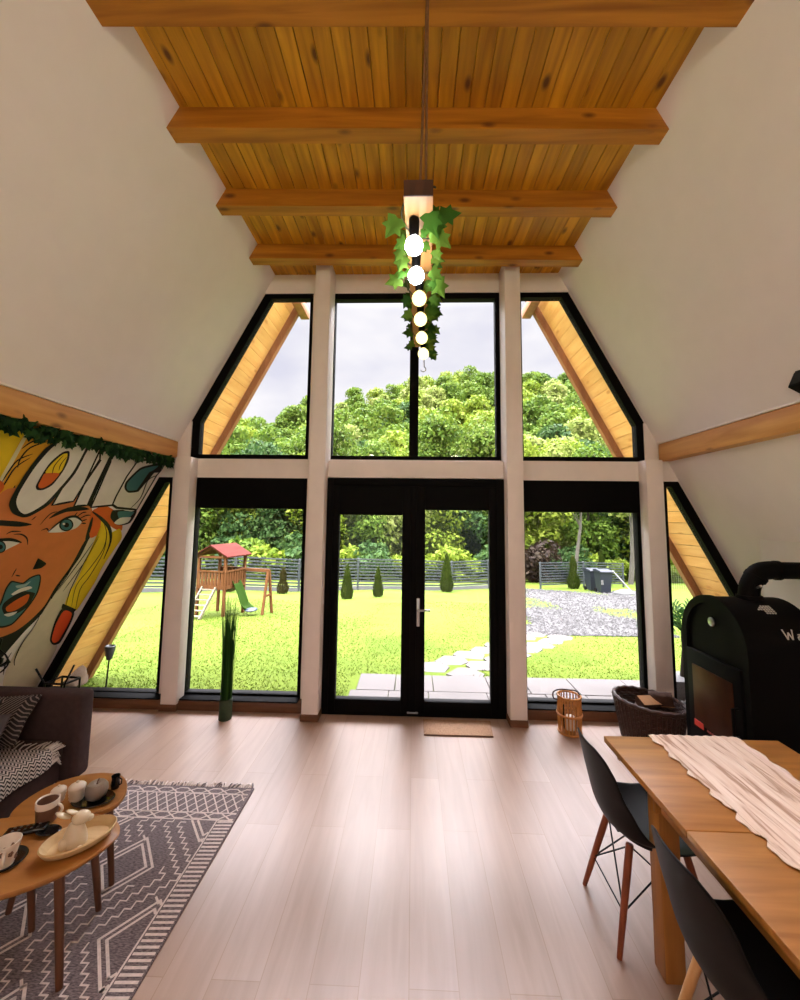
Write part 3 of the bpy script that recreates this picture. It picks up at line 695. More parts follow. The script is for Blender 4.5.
# field: double-outlined diamonds between stepped zigzags
FF = (RX0+.01, RX1-.115, RY0+.02, RY1-.305)
PX, PY = .60, .62
def diamond(cx, cy, rx, ry):
    q = [(cx, cy+ry), (cx+rx, cy), (cx, cy-ry), (cx-rx, cy)]
    for i in range(4): rl(q[i], q[(i+1) % 4], .012, FF)
def inside(x, y, cx, cy, rx, ry): return abs(x-cx)/rx + abs(y-cy)/ry < 1
cent = []
for i in range(-1, 4):
    for j in range(-1, 6): cent.append((RX1-.43 - i*PX + (PX/2 if j % 2 else 0), RY1-.63 - j*PY/2*1.16))
for cx, cy in cent:
    diamond(cx, cy, .150, .185); diamond(cx, cy, .115, .142)
    rl((cx-.03, cy+.20), (cx, cy+.17), .010, FF); rl((cx+.03, cy-.20), (cx, cy-.17), .010, FF)
stp = .038
for k in range(-40, 60):
    # stepped lines running diagonally, drawn only outside the diamonds
    if 1:
        x = RX0 + k*.078; y = RY0
        for q in range(70):
            sgn = 1 if int((y-RY0)/.34) % 2 == 0 else -1
            a = (x, y); b = (x, y+stp); c_ = (x+sgn*stp*.8, y+stp)
            for s_, e_ in ((a, b), (b, c_)):
                mx_, my_ = (s_[0]+e_[0])/2, (s_[1]+e_[1])/2
                dm = min(abs(mx_-cx)/.20 + abs(my_-cy)/.245 for cx, cy in cent)
                if dm > 1.0: rl(s_, e_, .007, FF)
            x, y = c_
mb.build('woven_body', [M['rug'], M['rugline']], rug, fix=False)
mb = MB()
x = RX0+.01
while x < RX1:
    a = Q(x, RY1-.004, .007); dx = R.uniform(-.018, .03); ln = R.uniform(.035, .055)
    mb.mi = R.choice((0, 1, 1))
    mb.tube([a, a+Q(dx*.4, ln*.5, .003), a+Q(dx, ln, -.001)], [.0045,.005,.0035], 6); x += .0155
mb.build('fringe', [M['rug'], M['rugline']], rug)

# ---------------- coffee tables
M['ctop'] = wood('coffee_top', rgb(140, 88, 36), rgb(168, 112, 52), 'X', 5, 10, .42, False, None, .1)
M['cleg'] = wood('coffee_leg', rgb(84, 50, 34), rgb(116, 74, 50), 'Z', 8, 10, .45, False, None, .1)
def pebble(mb, pts, z0, z1):
    n = len(pts); out = []
    for i in range(n):
        p0, p1, p2, p3 = [Vector(pts[(i+k-1) % n]) for k in range(4)]
        for q in range(8):
            tt = q/8; out.append(.5*((2*p1)+(p2-p0)*tt+(2*p0-5*p1+4*p2-p3)*tt*tt+(3*p1-p0-3*p2+p3)*tt**3))
    cx = sum(p.x for p in out)/len(out); cy = sum(p.y for p in out)/len(out)
    rings = []
    for sc, z in ((.965, z0), (1, z0+.012), (1, z1-.004), (.988, z1)):
        rings.append([mb.bm.verts.new((cx+(p.x-cx)*sc, cy+(p.y-cy)*sc, z)) for p in out])
    for a, b in zip(rings, rings[1:]):
        for k in range(len(out)): mb._f([a[k], a[(k+1) % len(out)], b[(k+1) % len(out)], b[k]], True)
    mb._f(rings[0][::-1]); mb._f(rings[-1]); return mb
ZN, ZF = .44, .40
t = thing('coffee_table', 'nearer pebble shaped coffee table carrying the rabbit plate and cups', 'table', (-1.55, 1.72, 0), 'nesting coffee tables')
near = [(-1.245, 1.855), (-1.285, 1.70), (-1.40, 1.585), (-1.60, 1.50), (-1.86, 1.48), (-2.04, 1.58), (-2.06, 1.74), (-1.92, 1.88), (-1.66, 1.945), (-1.38, 1.955)]
pebble(MB(), near, ZN-.022, ZN).build('tabletop', M['ctop'], t)
for (x, y, bx, by) in ((-1.36, 1.69, -1.322, 1.69), (-1.42, 1.93, -1.412, 2.0), (-1.64, 1.86, -1.625, 1.895), (-1.90, 1.62, -1.95, 1.58)):
    MB().tube([(x, y, ZN-.02), (bx, by, RZ)], [.018, .0125], 14).build('leg', M['cleg'], t)
t = thing('coffee_table', 'lower pebble shaped coffee table tucked behind the first beside the sofa', 'table', (-1.66, 2.14, 0), 'nesting coffee tables')
far = [(-1.445, 2.19), (-1.425, 2.07), (-1.55, 1.985), (-1.74, 1.94), (-1.86, 1.99), (-1.885, 2.12), (-1.83, 2.245), (-1.70, 2.315), (-1.55, 2.30)]
pebble(MB(), far, ZF-.022, ZF).build('tabletop', M['ctop'], t)
for (x, y, bx, by) in ((-1.50, 2.14, -1.445, 2.125), (-1.78, 2.03, -1.80, 1.965), (-1.72, 2.24, -1.74, 2.28)):
    MB().tube([(x, y, ZF-.02), (bx, by, RZ)], [.018, .0125], 14).build('leg', M['cleg'], t)

# ---------------- things on the coffee tables
M['cer'] = plain('cream_glaze', rgb(214, 196, 168), .3, var=.06, scale=20, spec=.5)
M['cerw'] = plain('white_glaze', rgb(222, 208, 194), .35, var=.05, scale=20)
M['brownglaze'] = plain('brown_glaze', rgb(112, 78, 62), .35, var=.2, scale=14)
M['greyglaze'] = plain('grey_glaze', rgb(132, 120, 112), .3, var=.1, scale=20)
M['blackgl'] = plain('black_gloss', rgb(14, 12, 14), .18, var=.1)
M['plate'] = wood('bleached_plate', rgb(190, 158, 112), rgb(216, 188, 142), 'X', 6, 8, .5, False, None, .05)
def TM(x, y, z, rz=0, s=1.0): return Matrix.Translation((x, y, z)) @ Matrix.Rotation(rz, 4, 'Z') @ Matrix.Scale(s, 4)
# oval plate
t = thing('serving_plate', 'oval pale wooden serving plate with a raised rim under the ceramic rabbit', 'plate', (-1.37, 1.775, ZN))
mb = MB().lathe([(0, .002), (.62, .002), (.90, .012), (1.0, .028), (.965, .031), (.83, .016), (.78, .010), (0, .010)], Matrix.Translation((-1.365, 1.785, ZN)) @ Matrix.Rotation(math.radians(50), 4, 'Z') @ Matrix.Diagonal((.132, .088, 1.4, 1)), 48)
mb.build('plate_body', M['plate'], t)
# rabbit
t = thing('rabbit_figurine', 'cream glazed ceramic rabbit sitting on the oval plate', 'figurine', (-1.372, 1.772, ZN+.011))
bx, by, bz = -1.372, 1.772, ZN+.011
mb = MB()
mb.lathe([(0,0),(.030,0),(.036,.006),(.037,.020),(.034,.042),(.027,.066),(.021,.080),(.0,.092)], TM(bx, by, bz), 24, 1.22, 1.05)
mb.ell((bx+.014, by+.008, bz+.098), (.033, .026, .026), (0, 0, .55))
mb.ell((bx+.040, by+.020, bz+.092), (.015, .014, .012))
for s in (-1, 1):
    mb.ell((bx+.028-.012*s*.6, by-.004+.018*s, bz+.007), (.016, .010, .0075), (0,0,-.6))
    mb.ell((bx-.010+.014*s, by+.026*s-.006, bz+.020), (.022, .014, .022), (0,0,-.5))
mb.ell((bx-.036, by+.012, bz+.014), .011)
mb.build('rabbit_body', M['cer'], t)
for s in (-1, 1):
    M_ = Matrix.Translation((bx-.006+.010*s, by+.002+.012*s, bz+.108)) @ Euler((s*-.10, -1.02, .62+.16*s)).to_matrix().to_4x4()
    mb = MB().lathe([(0,0),(.007,.002),(.012,.018),(.0135,.034),(.010,.050),(0,.060)], M_, 16, .5, 1.15)
    mb.build('ear', M['cer'], t)
def mug(name, label, x, y, z, prof, mats, hang, rr, hz, group=None, inner=None):
    t = thing(name, label, 'cup', (x, y, z), group)
    MB().lathe(prof, TM(x, y, z), 32).build('cup_body', mats[0], t)
    d = Q(math.cos(hang), math.sin(hang), 0); pts = []
    for k in range(9):
        a = -PI/2 + PI*k/8
        pts.append(Q(x, y, z) + d*(rr + .026*math.cos(a)) + Q(0, 0, hz + .021*math.sin(a)))
    MB().tube(pts, .0052, 10).build('handle', mats[1], t)
    return t
cupb = mug('coffee_mug', 'brown glazed mug with a cream handle beside the black remote', -1.612, 1.905, ZN, [(0,.002),(.034,.002),(.038,.006),(.041,.050),(.043,.090),(.040,.091),(.038,.085),(.035,.012),(0,.012)], (M['brownglaze'], M['cerw']), .05, .040, .052)
MB().lathe([(.0435,.066),(.0443,.0895),(.0425,.0925),(.0385,.0905),(.0382,.070)], TM(-1.612, 1.905, ZN), 32).build('rim_glaze', M['cerw'], cupb)
t = mug('tea_cup', 'cream flared cup with brown flower print near the left edge', -1.562, 1.667, ZN+.008, [(0,.002),(.028,.002),(.030,.008),(.036,.040),(.047,.085),(.045,.086),(.042,.080),(.032,.020),(0,.012)], (M['cerw'], M['cerw']), -.9, .038, .045)
mb = MB()
for k in range(9):
    a = k*.7+.3; zz = .03 + .035*((k*37) % 10)/10; rr = .0335 + (zz-.03)*.22
    for q in range(5):
        b = q*PI*.4; c_ = Q(-1.562, 1.667, ZN+.008+zz) + Q(math.cos(a+.12*math.cos(b)), math.sin(a+.12*math.cos(b)), 0)*(rr+.0006) + Q(0, 0, .006*math.sin(b))
        mb.ell(c_, (.0045, .0045, .0045), u=8, v=5)
mb.build('flower_print', M['brownglaze'], t)
o = MB().lathe([(0,.001),(.05,.001),(.072,.008),(.070,.010),(.05,.004),(0,.004)], TM(-1.585, 1.69, ZN), 32).build('saucer', M['blackgl']); tag(o, 'black glossy saucer under the flower print cup', 'saucer')
o = MB().obox((-1.64, 1.84, ZN+.010), (.15, .05, .018), (0,0,.35), .008, 3).build('remote_control', M['blackgl'])
t = thing('remote_control', 'black remote control lying between the brown mug and the flower cup', 'remote', (-1.64, 1.84, ZN)); o.name = 'remote_body'; o.parent = t; o.location = -t.location
mb = MB()
for i in range(5):
    for j in range(2): mb.obox((-1.64+(i*.022-.045)*math.cos(.35)-(j*.02-.01)*math.sin(.35), 1.84+(i*.022-.045)*math.sin(.35)+(j*.02-.01)*math.cos(.35), ZN+.020), (.009,.009,.003), (0,0,.35), .001)
mb.build('keys', plain('grey_keys', rgb(70, 68, 70), .5), t)
o = MB().lathe([(0,.001),(.024,.001),(.034,.010),(.031,.013),(.022,.006),(0,.006)], TM(-1.545, 1.842, ZN) @ Matrix.Diagonal((1.5,1,1,1)), 28).build('spoon_rest', M['blackgl']); tag(o, 'small black glossy dish in front of the brown mug', 'dish')
# far table: tray, apple pot, two ribbed jars
o = MB().lathe([(0,.001),(.075,.001),(.095,.009),(.092,.012),(.07,.005),(0,.005)], TM(-1.555, 2.105, ZF), 40, 1.05, .72).build('serving_tray', M['blackgl']); tag(o, 'oval black tray holding the grey apple shaped pot', 'tray')
t = thing('apple_pot', 'grey ceramic apple shaped pot with a stalk on the black tray', 'pot', (-1.545, 2.11, ZF+.006))
MB().lathe([(0,0),(.024,0),(.042,.014),(.049,.036),(.047,.058),(.036,.072),(.018,.074),(.006,.066),(0,.064)], TM(-1.545, 2.11, ZF+.006), 28).build('pot_body', M['greyglaze'], t)
MB().tube([(-1.545, 2.11, ZF+.066), (-1.542, 2.11, ZF+.085), (-1.535, 2.108, ZF+.098)], [.004,.003,.004], 8).build('stalk', M['brownglaze'], t)
def ribjar(x, y, label, s=1.0):
    t = thing('ribbed_jar', label, 'jar', (x, y, ZF), 'ribbed cream jars on the lower table')
    prof = [(0,.001),(.024,.001)] + [(.028+.007*k/7 + (.0022 if k % 2 else 0), .006+.055*k/7) for k in range(8)] + [(.037,.066),(.030,.074),(.014,.082),(0,.084)]
    MB().lathe([(a*s, b*s) for a, b in prof], TM(x, y, ZF), 28).build('jar_body', M['cerw'], t)
    MB().ell((x, y, ZF+.086*s), .007*s).build('lid_knob', M['cerw'], t)
ribjar(-1.635, 2.10, 'cream ribbed jar touching the grey apple pot', 1.0)
ribjar(-1.715, 2.085, 'cream ribbed jar between its twin and the brown mug', .86)
t = thing('creamer_jug', 'small black jug behind the grey apple pot', 'jug', (-1.515, 2.20, ZF))
MB().lathe([(0,0),(.018,0),(.022,.02),(.017,.045),(.02,.06),(.017,.058),(.013,.04),(0,.01)], TM(-1.515, 2.20, ZF), 20).build('jug_body', M['blackgl'], t)
MB().tube([(-1.497, 2.20, ZF+.05), (-1.483, 2.20, ZF+.042), (-1.483, 2.20, ZF+.022), (-1.494, 2.20, ZF+.015)], .003, 8).build('handle', M['blackgl'], t)

# ---------------- sofa
M['sofa'] = plain('sofa_fabric', rgb(70, 55, 54), .95, var=.10, scale=30, bump=.25, bscale=260, spec=.1)
M['sofa2'] = plain('sofa_piping', rgb(70, 55, 54), .9, var=.08, scale=30, spec=.1)
t = thing('sofa', 'dark brown grey fabric sofa along the mural wall with throw and cushions', 'sofa', (-2.7, 2.0, 0))
MB().box(-3.10, -2.235, .62, 2.72, .10, .235, .02, seg=3).build('base', M['sofa'], t)
MB().box(-2.95, -2.21, .64, 1.68, .236, .355, .035, seg=4).build('seat_cushion', M['sofa'], t)
MB().box(-2.95, -2.21, 1.685, 2.715, .236, .355, .035, seg=4).build('seat_cushion', M['sofa'], t)
for y in (2.722, .48): MB().box(-3.12, -2.15, y, y+.14, .085, .62, .035, seg=4).build('armrest', M['sofa'], t)
MB().prism([(-3.12, .62, .10), (-2.93, .62, .10), (-2.99, .62, .80), (-3.12, .62, .82)], (0, 2.10, 0)).build('backrest', M['sofa'], t)
for x in (-3.03, -2.30):
    for y in (.56, 2.79): MB().tube([(x, y, .09), (x, y, .0)], [.022,.016], 14).build('leg', M['cleg'], t)
# cushions
def pillow(name, label, c, w, h, d, rot, mat, pipe=None, group='sofa cushions'):
    M_ = Matrix.Translation(Vector(c)) @ Euler(rot).to_matrix().to_4x4()
    t = thing(name, label, 'cushion', (c[0], c[1], c[2]), group)
    def surf(sg):
        def fn(u, v):
            x = u*2-1; y = v*2-1
            e = (1-abs(x)**2.6)*(1-abs(y)**2.6)
            px = x*w/2*(1-.07*(1-abs(y))*abs(x)); py = y*h/2*(1-.07*(1-abs(x))*abs(y))
            return M_ @ Vector((px, py, sg*d/2*max(0, e)**.55))
        return fn
    mb = MB().grid(surf(1), 22, 22).grid(surf(-1), 22, 22)
    bmesh.ops.remove_doubles(mb.bm, verts=mb.bm.verts[:], dist=.0005)
    mb.build('cover', mat, t)
    pts = []
    for a, b in (((-1,-1),(1,-1)), ((1,-1),(1,1)), ((1,1),(-1,1)), ((-1,1),(-1,-1))):
        for k in range(8):
            q = k/8; x = a[0]+(b[0]-a[0])*q; y = a[1]+(b[1]-a[1])*q
            pts.append(M_ @ Vector((x*w/2*(1-.07*(1-abs(y))*abs(x)), y*h/2*(1-.07*(1-abs(x))*abs(y)), 0)))
    MB().tube(pts, .004, 6, closed=True).build('piping', pipe or mat, t)
    return t
m, nt, out = newmat('lined_cushion'); L = nt.links
p = N(nt, 'ShaderNodeBsdfPrincipled'); L.new(p.outputs[0], out.inputs[0]); p.inputs['Roughness'].default_value = .95
tc = N(nt, 'ShaderNodeTexCoord'); sp = N(nt, 'ShaderNodeSeparateXYZ'); L.new(tc.outputs['Object'], sp.inputs[0])
a = math_(nt, 'PINGPONG', math_(nt, 'MULTIPLY', sp.outputs[0], 9.0), 1.0)
b = math_(nt, 'ADD', math_(nt, 'MULTIPLY', sp.outputs[2], 60.0), math_(nt, 'MULTIPLY', a, 5.0))
s_ = math_(nt, 'FRACT', b); r = ramp(nt, [(.66, rgb(34, 30, 32)), (.74, rgb(128, 116, 112))]); L.new(s_, r.inputs[0]); L.new(r.outputs[0], p.inputs['Base Color'])
M['lined'] = m
pillow('cushion', 'black cushion with thin pale line pattern leaning on the sofa arm', (-2.60, 2.585, .515), .44, .29, .12, (math.radians(50), 0, .12), M['lined'])
pillow('cushion', 'plain dark grey cushion in front of the line patterned one', (-2.52, 2.33, .505), .38, .29, .12, (math.radians(40), 0, .45), plain('grey_cushion', rgb(72, 64, 66), .95, var=.06, scale=40, bump=.2, bscale=300))
# throw blanket
m, nt, out = newmat('zigzag_throw'); L = nt.links
p = N(nt, 'ShaderNodeBsdfPrincipled'); L.new(p.outputs[0], out.inputs[0]); p.inputs['Roughness'].default_value = .95
tc = N(nt, 'ShaderNodeTexCoord'); sp = N(nt, 'ShaderNodeSeparateXYZ'); L.new(tc.outputs['UV'], sp.inputs[0])
a = math_(nt, 'PINGPONG', math_(nt, 'MULTIPLY', sp.outputs[0], 56.0), 1.0)
b = math_(nt, 'ADD', math_(nt, 'MULTIPLY', sp.outputs[1], 44.0), math_(nt, 'MULTIPLY', a, .9))
s_ = math_(nt, 'FRACT', b); r = ramp(nt, [(.44, rgb(38, 34, 36)), (.52, rgb(200, 190, 184))]); L.new(s_, r.inputs[0]); L.new(r.outputs[0], p.inputs['Base Color'])
M['throw'] = m
t = thing('throw_blanket', 'black and white zigzag throw with a fringe spread over the sofa seat', 'blanket', (-2.5, 2.3, .36))
pth = catmull([(-2.93,0,.366),(-2.7,0,.364),(-2.45,0,.364),(-2.25,0,.363),(-2.203,0,.345),(-2.195,0,.300),(-2.193,0,.262)], 6)
def thr(u, v):
    q = pth[min(int(round(v*(len(pth)-1))), len(pth)-1)]; y = 1.55 + u*1.02 - .10*(1-v)*0
    y += .02*math.sin(q.x*14)
    return (q.x + .004*math.sin(y*23) + .004, y + (.05 if u > .98 else 0)*0, q.z + .005*(1+math.sin(y*19+q.x*8)))
mb = MB().grid(thr, 60, len(pth))
uvl = mb.bm.loops.layers.uv.new('uv')
for f in mb.bm.faces:
    for lp in f.loops: lp[uvl].uv = (lp.vert.co.y*1.0, lp.vert.co.x*1.0 - lp.vert.co.z)
o = mb.build('blanket_cloth', M['throw'], t); solid(o, .006, 1.0)
mb = MB()
for k in range(46):
    v = k/45; a = Vector(thr(1.0, v)) + Q(0,0,.006); d = R.uniform(.05, .09)
    sd = 1 if a.z > .33 else 0
    mb.tube([a, a+Q(R.uniform(-.012,.012), d*.55, -.004*0+.004), a+Q(R.uniform(-.02,.02), d*(1 if sd else .8), .002 if sd else -.03)], [.0045,.0038,.0025], 6)
mb.build('fringe', plain('cream_yarn', rgb(196, 184, 176), .95, var=.1), t)

# black metal things behind the sofa
t = thing('wire_stand', 'black angular wire stand behind the sofa end by the slanted window', 'stand', (-3.12, 3.7, 0))
mb = MB()
base = [(-3.17, 3.60), (-2.99, 3.60), (-2.97, 3.74), (-3.15, 3.76)]
for i in range(4):
    a = base[i]; b = base[(i+1) % 4]
    mb.tube([(a[0], a[1], .012), (b[0], b[1], .012)], .008, 8)
    mb.tube([(a[0], a[1], .012), (a[0], a[1], .33)], .008, 8)
    mb.tube([(a[0], a[1], .33), (b[0], b[1], .33)], .010, 8)
mb.tube([(-3.17, 3.60, .33), (-3.24, 3.58, .46)], .008, 8); mb.tube([(-2.99, 3.60, .33), (-2.92, 3.60, .49)], .008, 8)
mb.build('wire_frame', M['wire'], t)
t = thing('candle_holder', 'black iron candle holder with a curled arm behind the sofa at the left edge', 'candle holder', (-3.22, 3.2, 0))
MB().lathe([(0,0),(.09,0),(.085,.012),(.02,.02),(.012,.05),(.011,.60),(.016,.61),(.04,.63),(.045,.66),(.038,.665),(.03,.64),(0,.63)], TM(-3.22, 3.2, 0), 20).build('stem', M['wire'], t)
MB().tube(catmull([(-3.22,3.2,.55),(-3.16,3.2,.58),(-3.12,3.2,.64),(-3.15,3.2,.70),(-3.2,3.2,.74),(-3.19,3.2,.82)], 6), .006, 8).build('curled_arm', M['wire'], t)
mb = MB()
for k in range(6):
    a = k*PI/3; mb.prism([(-3.22+.02*math.cos(a), 3.2+.02*math.sin(a), .605), (-3.22+.085*math.cos(a+.25), 3.2+.085*math.sin(a+.25), .63), (-3.22+.085*math.cos(a-.25), 3.2+.085*math.sin(a-.25), .62)], (0,0,.006))
mb.build('petal_cup', M['wire'], t)

# ---------------- ivy along the left purlin
M['ivy'] = leafmat('ivy_leaf', rgb(22, 44, 24), rgb(36, 66, 32), rgb(58, 88, 42), .12, .55)
M['ivystem'] = plain('ivy_stem', rgb(60, 54, 30), .8)
t = thing('ivy_garland', 'dark green ivy garland hanging under the beam above the mural', 'garland', (-2.42, 3.1, 2.34))
def gz(y): return 2.325 + .012*math.sin(y*9)
mb = MB().tube([(-2.435+.01*math.sin(y*17), y, gz(y)) for y in [1.6+.05*i for i in range(48)]], .005, 6)
mb.build('vine', M['ivystem'], t)
mb = MB()
for k in range(420):
    y = R.uniform(1.62, 3.97); z = gz(y) + R.uniform(-.052, .032); x = -2.395 - (2.36-z)*.25 + R.uniform(-.035, .03)
    x = max(x, -xw(z)+.02)
    ivy_leaf(mb, (x, y, z), Q(1, R.uniform(-.8,.5), R.uniform(-.5,.4)), Q(R.uniform(-.3,.3), R.uniform(-1,1), -1), R.uniform(.045, .075))
o = mb.build('leaves', M['ivy'], t, fix=False)

# ---------------- pendant beam lamp
M['lampwood'] = wood('lamp_wood', rgb(150, 98, 50), rgb(190, 134, 78), 'Y', 7, 12, .55, True, None, .1)
M['lampend'] = wood('lamp_end', rgb(58, 34, 22), rgb(84, 52, 34), 'Z', 9, 6, .6, False)
M['rope'] = plain('hemp_rope', rgb(112, 76, 44), .9, var=.2, scale=60)
lamp = thing('pendant_lamp', 'wooden beam pendant lamp with six glowing globe bulbs hung on ropes', 'lamp', (.01, 2.3, 3.13))
mb = MB().prism([(-.05, 1.59, 3.13), (.072, 1.59, 3.13), (.072, 1.59, 3.20), (-.05, 1.59, 3.20)], (.045, 1.52, 0))
mb.build('beam', M['lampwood'], lamp)
MB().prism([(-.0505, 1.588, 3.129), (.0725, 1.588, 3.129), (.0725, 1.588, 3.201), (-.0505, 1.588, 3.201)], (0, -.004, 0)).build('end_cap', M['lampend'], lamp)
for y, dx in ((1.607, .018), (2.98, .036)):
    mb = MB()
    for s in (-1, 1): mb.tube([(.012+dx+s*.012, y, 3.195), (.02+dx+s*.006, y, 3.7), (.030+dx, y, 4.30)], .0055, 8)
    mb.build('rope', M['rope'], lamp)
def bulbmat(name, col, st):
    m, nt, out = newmat(name); e = N(nt, 'ShaderNodeEmission'); e.inputs[0].default_value = col; e.inputs[1].default_value = st
    nt.links.new(e.outputs[0], out.inputs[0]); return m
cool = bulbmat('bulb_cool', (.9, .97, 1, 1), 45); warm = bulbmat('bulb_warm', (1, .84, .30, 1), 2.0)
for i, (bx_, by_) in enumerate(((-.006, 1.717), (.005, 1.945), (.024, 2.16), (.035, 2.40), (.048, 2.66), (.066, 2.93))):
    so = MB().lathe([(0,.128),(.022,.128),(.024,.118),(.022,.06),(.019,.040),(0,.040)], TM(bx_, by_, 3.0), 20).build('socket', M['blackm'], lamp)
    b = MB().lathe([(0,-.040),(.016,-.037),(.030,-.027),(.038,-.012),(.040,.002),(.037,.017),(.029,.029),(.018,.037),(.017,.05),(0,.05)], TM(bx_, by_, 3.0), 28).build('bulb', cool if i < 2 else warm, lamp)
mb = MB().tube([(.07, 3.06, 3.13)] + [(.07+.02*math.sin(a), 3.06, 2.93-.02*math.cos(a)) for a in [PI*1.0-.3, PI*.7, PI*.4, 0, -.8, -1.4]], .004, 8)
mb.build('hook', M['steel'], lamp)
M['ivyb'] = leafmat('bright_ivy', rgb(30, 62, 22), rgb(58, 92, 30), rgb(98, 120, 42), .3, .5)
t = thing('ivy_garland', 'green leafy vine wound around the hanging wooden lamp', 'garland', (.03, 2.3, 3.1))
pts = []
for k in range(90):
    q = k/89; y = 1.60+1.50*q; a = q*2*PI*5.5+.4; cx = .011+.045*q
    pts.append((cx+.078*math.cos(a), y, 3.155+.062*math.sin(a)))
MB().tube(pts, .0045, 6).build('vine', M['ivystem'], t)
mb = MB()
for k in range(84):
    y = R.uniform(1.66, 3.10); cx = .011 + .045*(y-1.59)/1.52; s = R.choice((-1, 1, 1))
    x = cx + s*R.uniform(.062, .105); z = R.uniform(3.0, 3.20)
    if R.random() < .18: x = cx + R.uniform(.02, .06); z = R.uniform(3.08, 3.12)
    sz = R.uniform(.04, .075)
    ivy_leaf(mb, (x, y, z), Q(R.uniform(-.5,.5), -1, R.uniform(-.7,.2)), Q(s*R.uniform(.2,1), 0, R.uniform(-1, .1)), sz)
for x, y, z, sz, ux, uz in ((-.10, 1.66, 3.05, .095, -.6, -1), (.09, 1.70, 3.08, .10, .3, -1), (.15, 1.68, 3.12, .085, 1, .15), (.07, 1.64, 3.05, .09, .2, -.6), (-.11, 2.02, 3.02, .085, -1, -.4), (.13, 2.05, 3.0, .10, .5, -1), (-.07, 1.95, 3.07, .08, -.3, -1), (.12, 1.72, 3.03, .09, .8, -.7)):
    ivy_leaf(mb, (x, y, z), Q(.1, -1, -.25), Q(ux, 0, uz), sz)
mb.build('leaves', M['ivyb'], t, fix=False)

# ---------------- stove
st = thing('wood_stove', 'black arched wood burning stove with a glass door beside the dining table', 'stove', (2.45, 3.0, 0))
SX0, SX1, SYc, SW, SZ = 2.07, 2.54, 3.0, .305, .965
def arch(x, r, n=24, zb=.03, rz=None):
    rz = rz or r
    p_ = [(x, SYc-r, zb)] + [(x, SYc-r*math.cos(PI*k/n), SZ+rz*math.sin(PI*k/n)) for k in range(n+1)] + [(x, SYc+r, zb)]
    return p_
MB().prism(arch(SX0+.02, SW), (SX1-SX0-.02, 0, 0)).build('body', M['blackm'], st)
fr = MB(); a = arch(SX0, SW+.008); b = arch(SX0, SW-.045)
n_ = len(a)
for i in range(n_-1): fr.prism([a[i], a[i+1], b[i+1], b[i]], (.03, 0, 0))
fr.build('arch_trim', M['blackm'], st)
dr = MB().box(SX0-.012, SX0+.02, SYc-.255, SYc+.255, .22, .86, .008).build('door', M['blackm'], st)
m = plain('fire_glass', rgb(58, 32, 18), .35, var=.6, scale=4, spec=.08)
MB().box(SX0-.018, SX0-.010, SYc-.19, SYc+.19, .36, .76, .003).build('door_glass', m, dr)
MB().tube([(SX0-.014, SYc-.225, .45), (SX0-.05, SYc-.225, .45), (SX0-.05, SYc-.225, .62), (SX0-.014, SYc-.225, .62)], .009, 10).build('door_handle', M['blackm'], dr)
mb = MB().box(SX0-.021, SX0-.017, SYc+.10, SYc+.19, .335, .375); mb.build('badge', plain('red_badge', rgb(196, 60, 50), .5), dr)
mb = MB()
for k in range(7): mb.box(SX0-.014, SX0-.011, SYc+.08-.022*(k+1), SYc+.08-.022*k-.006, .338, .352)
mb.build('badge_lettering', plain('badge_text', rgb(150, 60, 54), .5), dr)
MB().box(SX0-.006, SX0+.02, SYc-.27, SYc+.27, .06, .19, .006).build('ash_drawer', M['blackm'], st)
MB().lathe([(0,0),(.030,0),(.030,.008),(.022,.012),(0,.012)], Matrix.Translation((SX0+.012, SYc, 1.10)) @ Matrix.Rotation(-PI/2, 4, 'Y'), 24).build('thermometer', M['steel'], st)
MB().box(SX0+.05, SX1-.03, SYc-SW+.03, SYc+SW-.03, 0, .03).build('plinth', M['blackm'], st)
# perforated vent and lettering on the near shoulder
mb = MB(); wm = plain('pale_vent', rgb(200, 196, 190), .5)
def shoulder(x, ang, h=.0015):
    r = SW+h; return Vector((x, SYc-r*math.cos(ang), SZ+r*math.sin(ang)))
for i in range(7):
    for j in range(5):
        if i+j < 3 or (i < 3 and j > 2): continue
        mb.ell(shoulder(2.255+.017*i, 1.10-.05*j), (.006,.006,.006), u=8, v=6)
mb.build('vent_holes', wm, st)
mb = MB()
def sline(pts, w=.007):
    for (x0, a0), (x1, a1) in zip(pts, pts[1:]):
        p_, q_ = shoulder(x0, a0), shoulder(x1, a1); nn = (shoulder(x0, a0, .1)-p_).normalized()
        mb.bar(p_, q_, w, .003, nn)
dx_, da = -.055, .10
sline([(2.380+dx_, 0.44+da), (2.395+dx_, 0.24+da), (2.410+dx_, 0.38+da), (2.425+dx_, 0.24+da), (2.440+dx_, 0.44+da)])
sline([(2.464+dx_, 0.34+da), (2.478+dx_, 0.34+da), (2.478+dx_, 0.24+da), (2.462+dx_, 0.24+da), (2.462+dx_, 0.30+da), (2.478+dx_, 0.30+da)])
sline([(2.498+dx_, 0.44+da), (2.498+dx_, 0.25+da), (2.510+dx_, 0.25+da)], .006)
mb.build('lettering', wm, st)
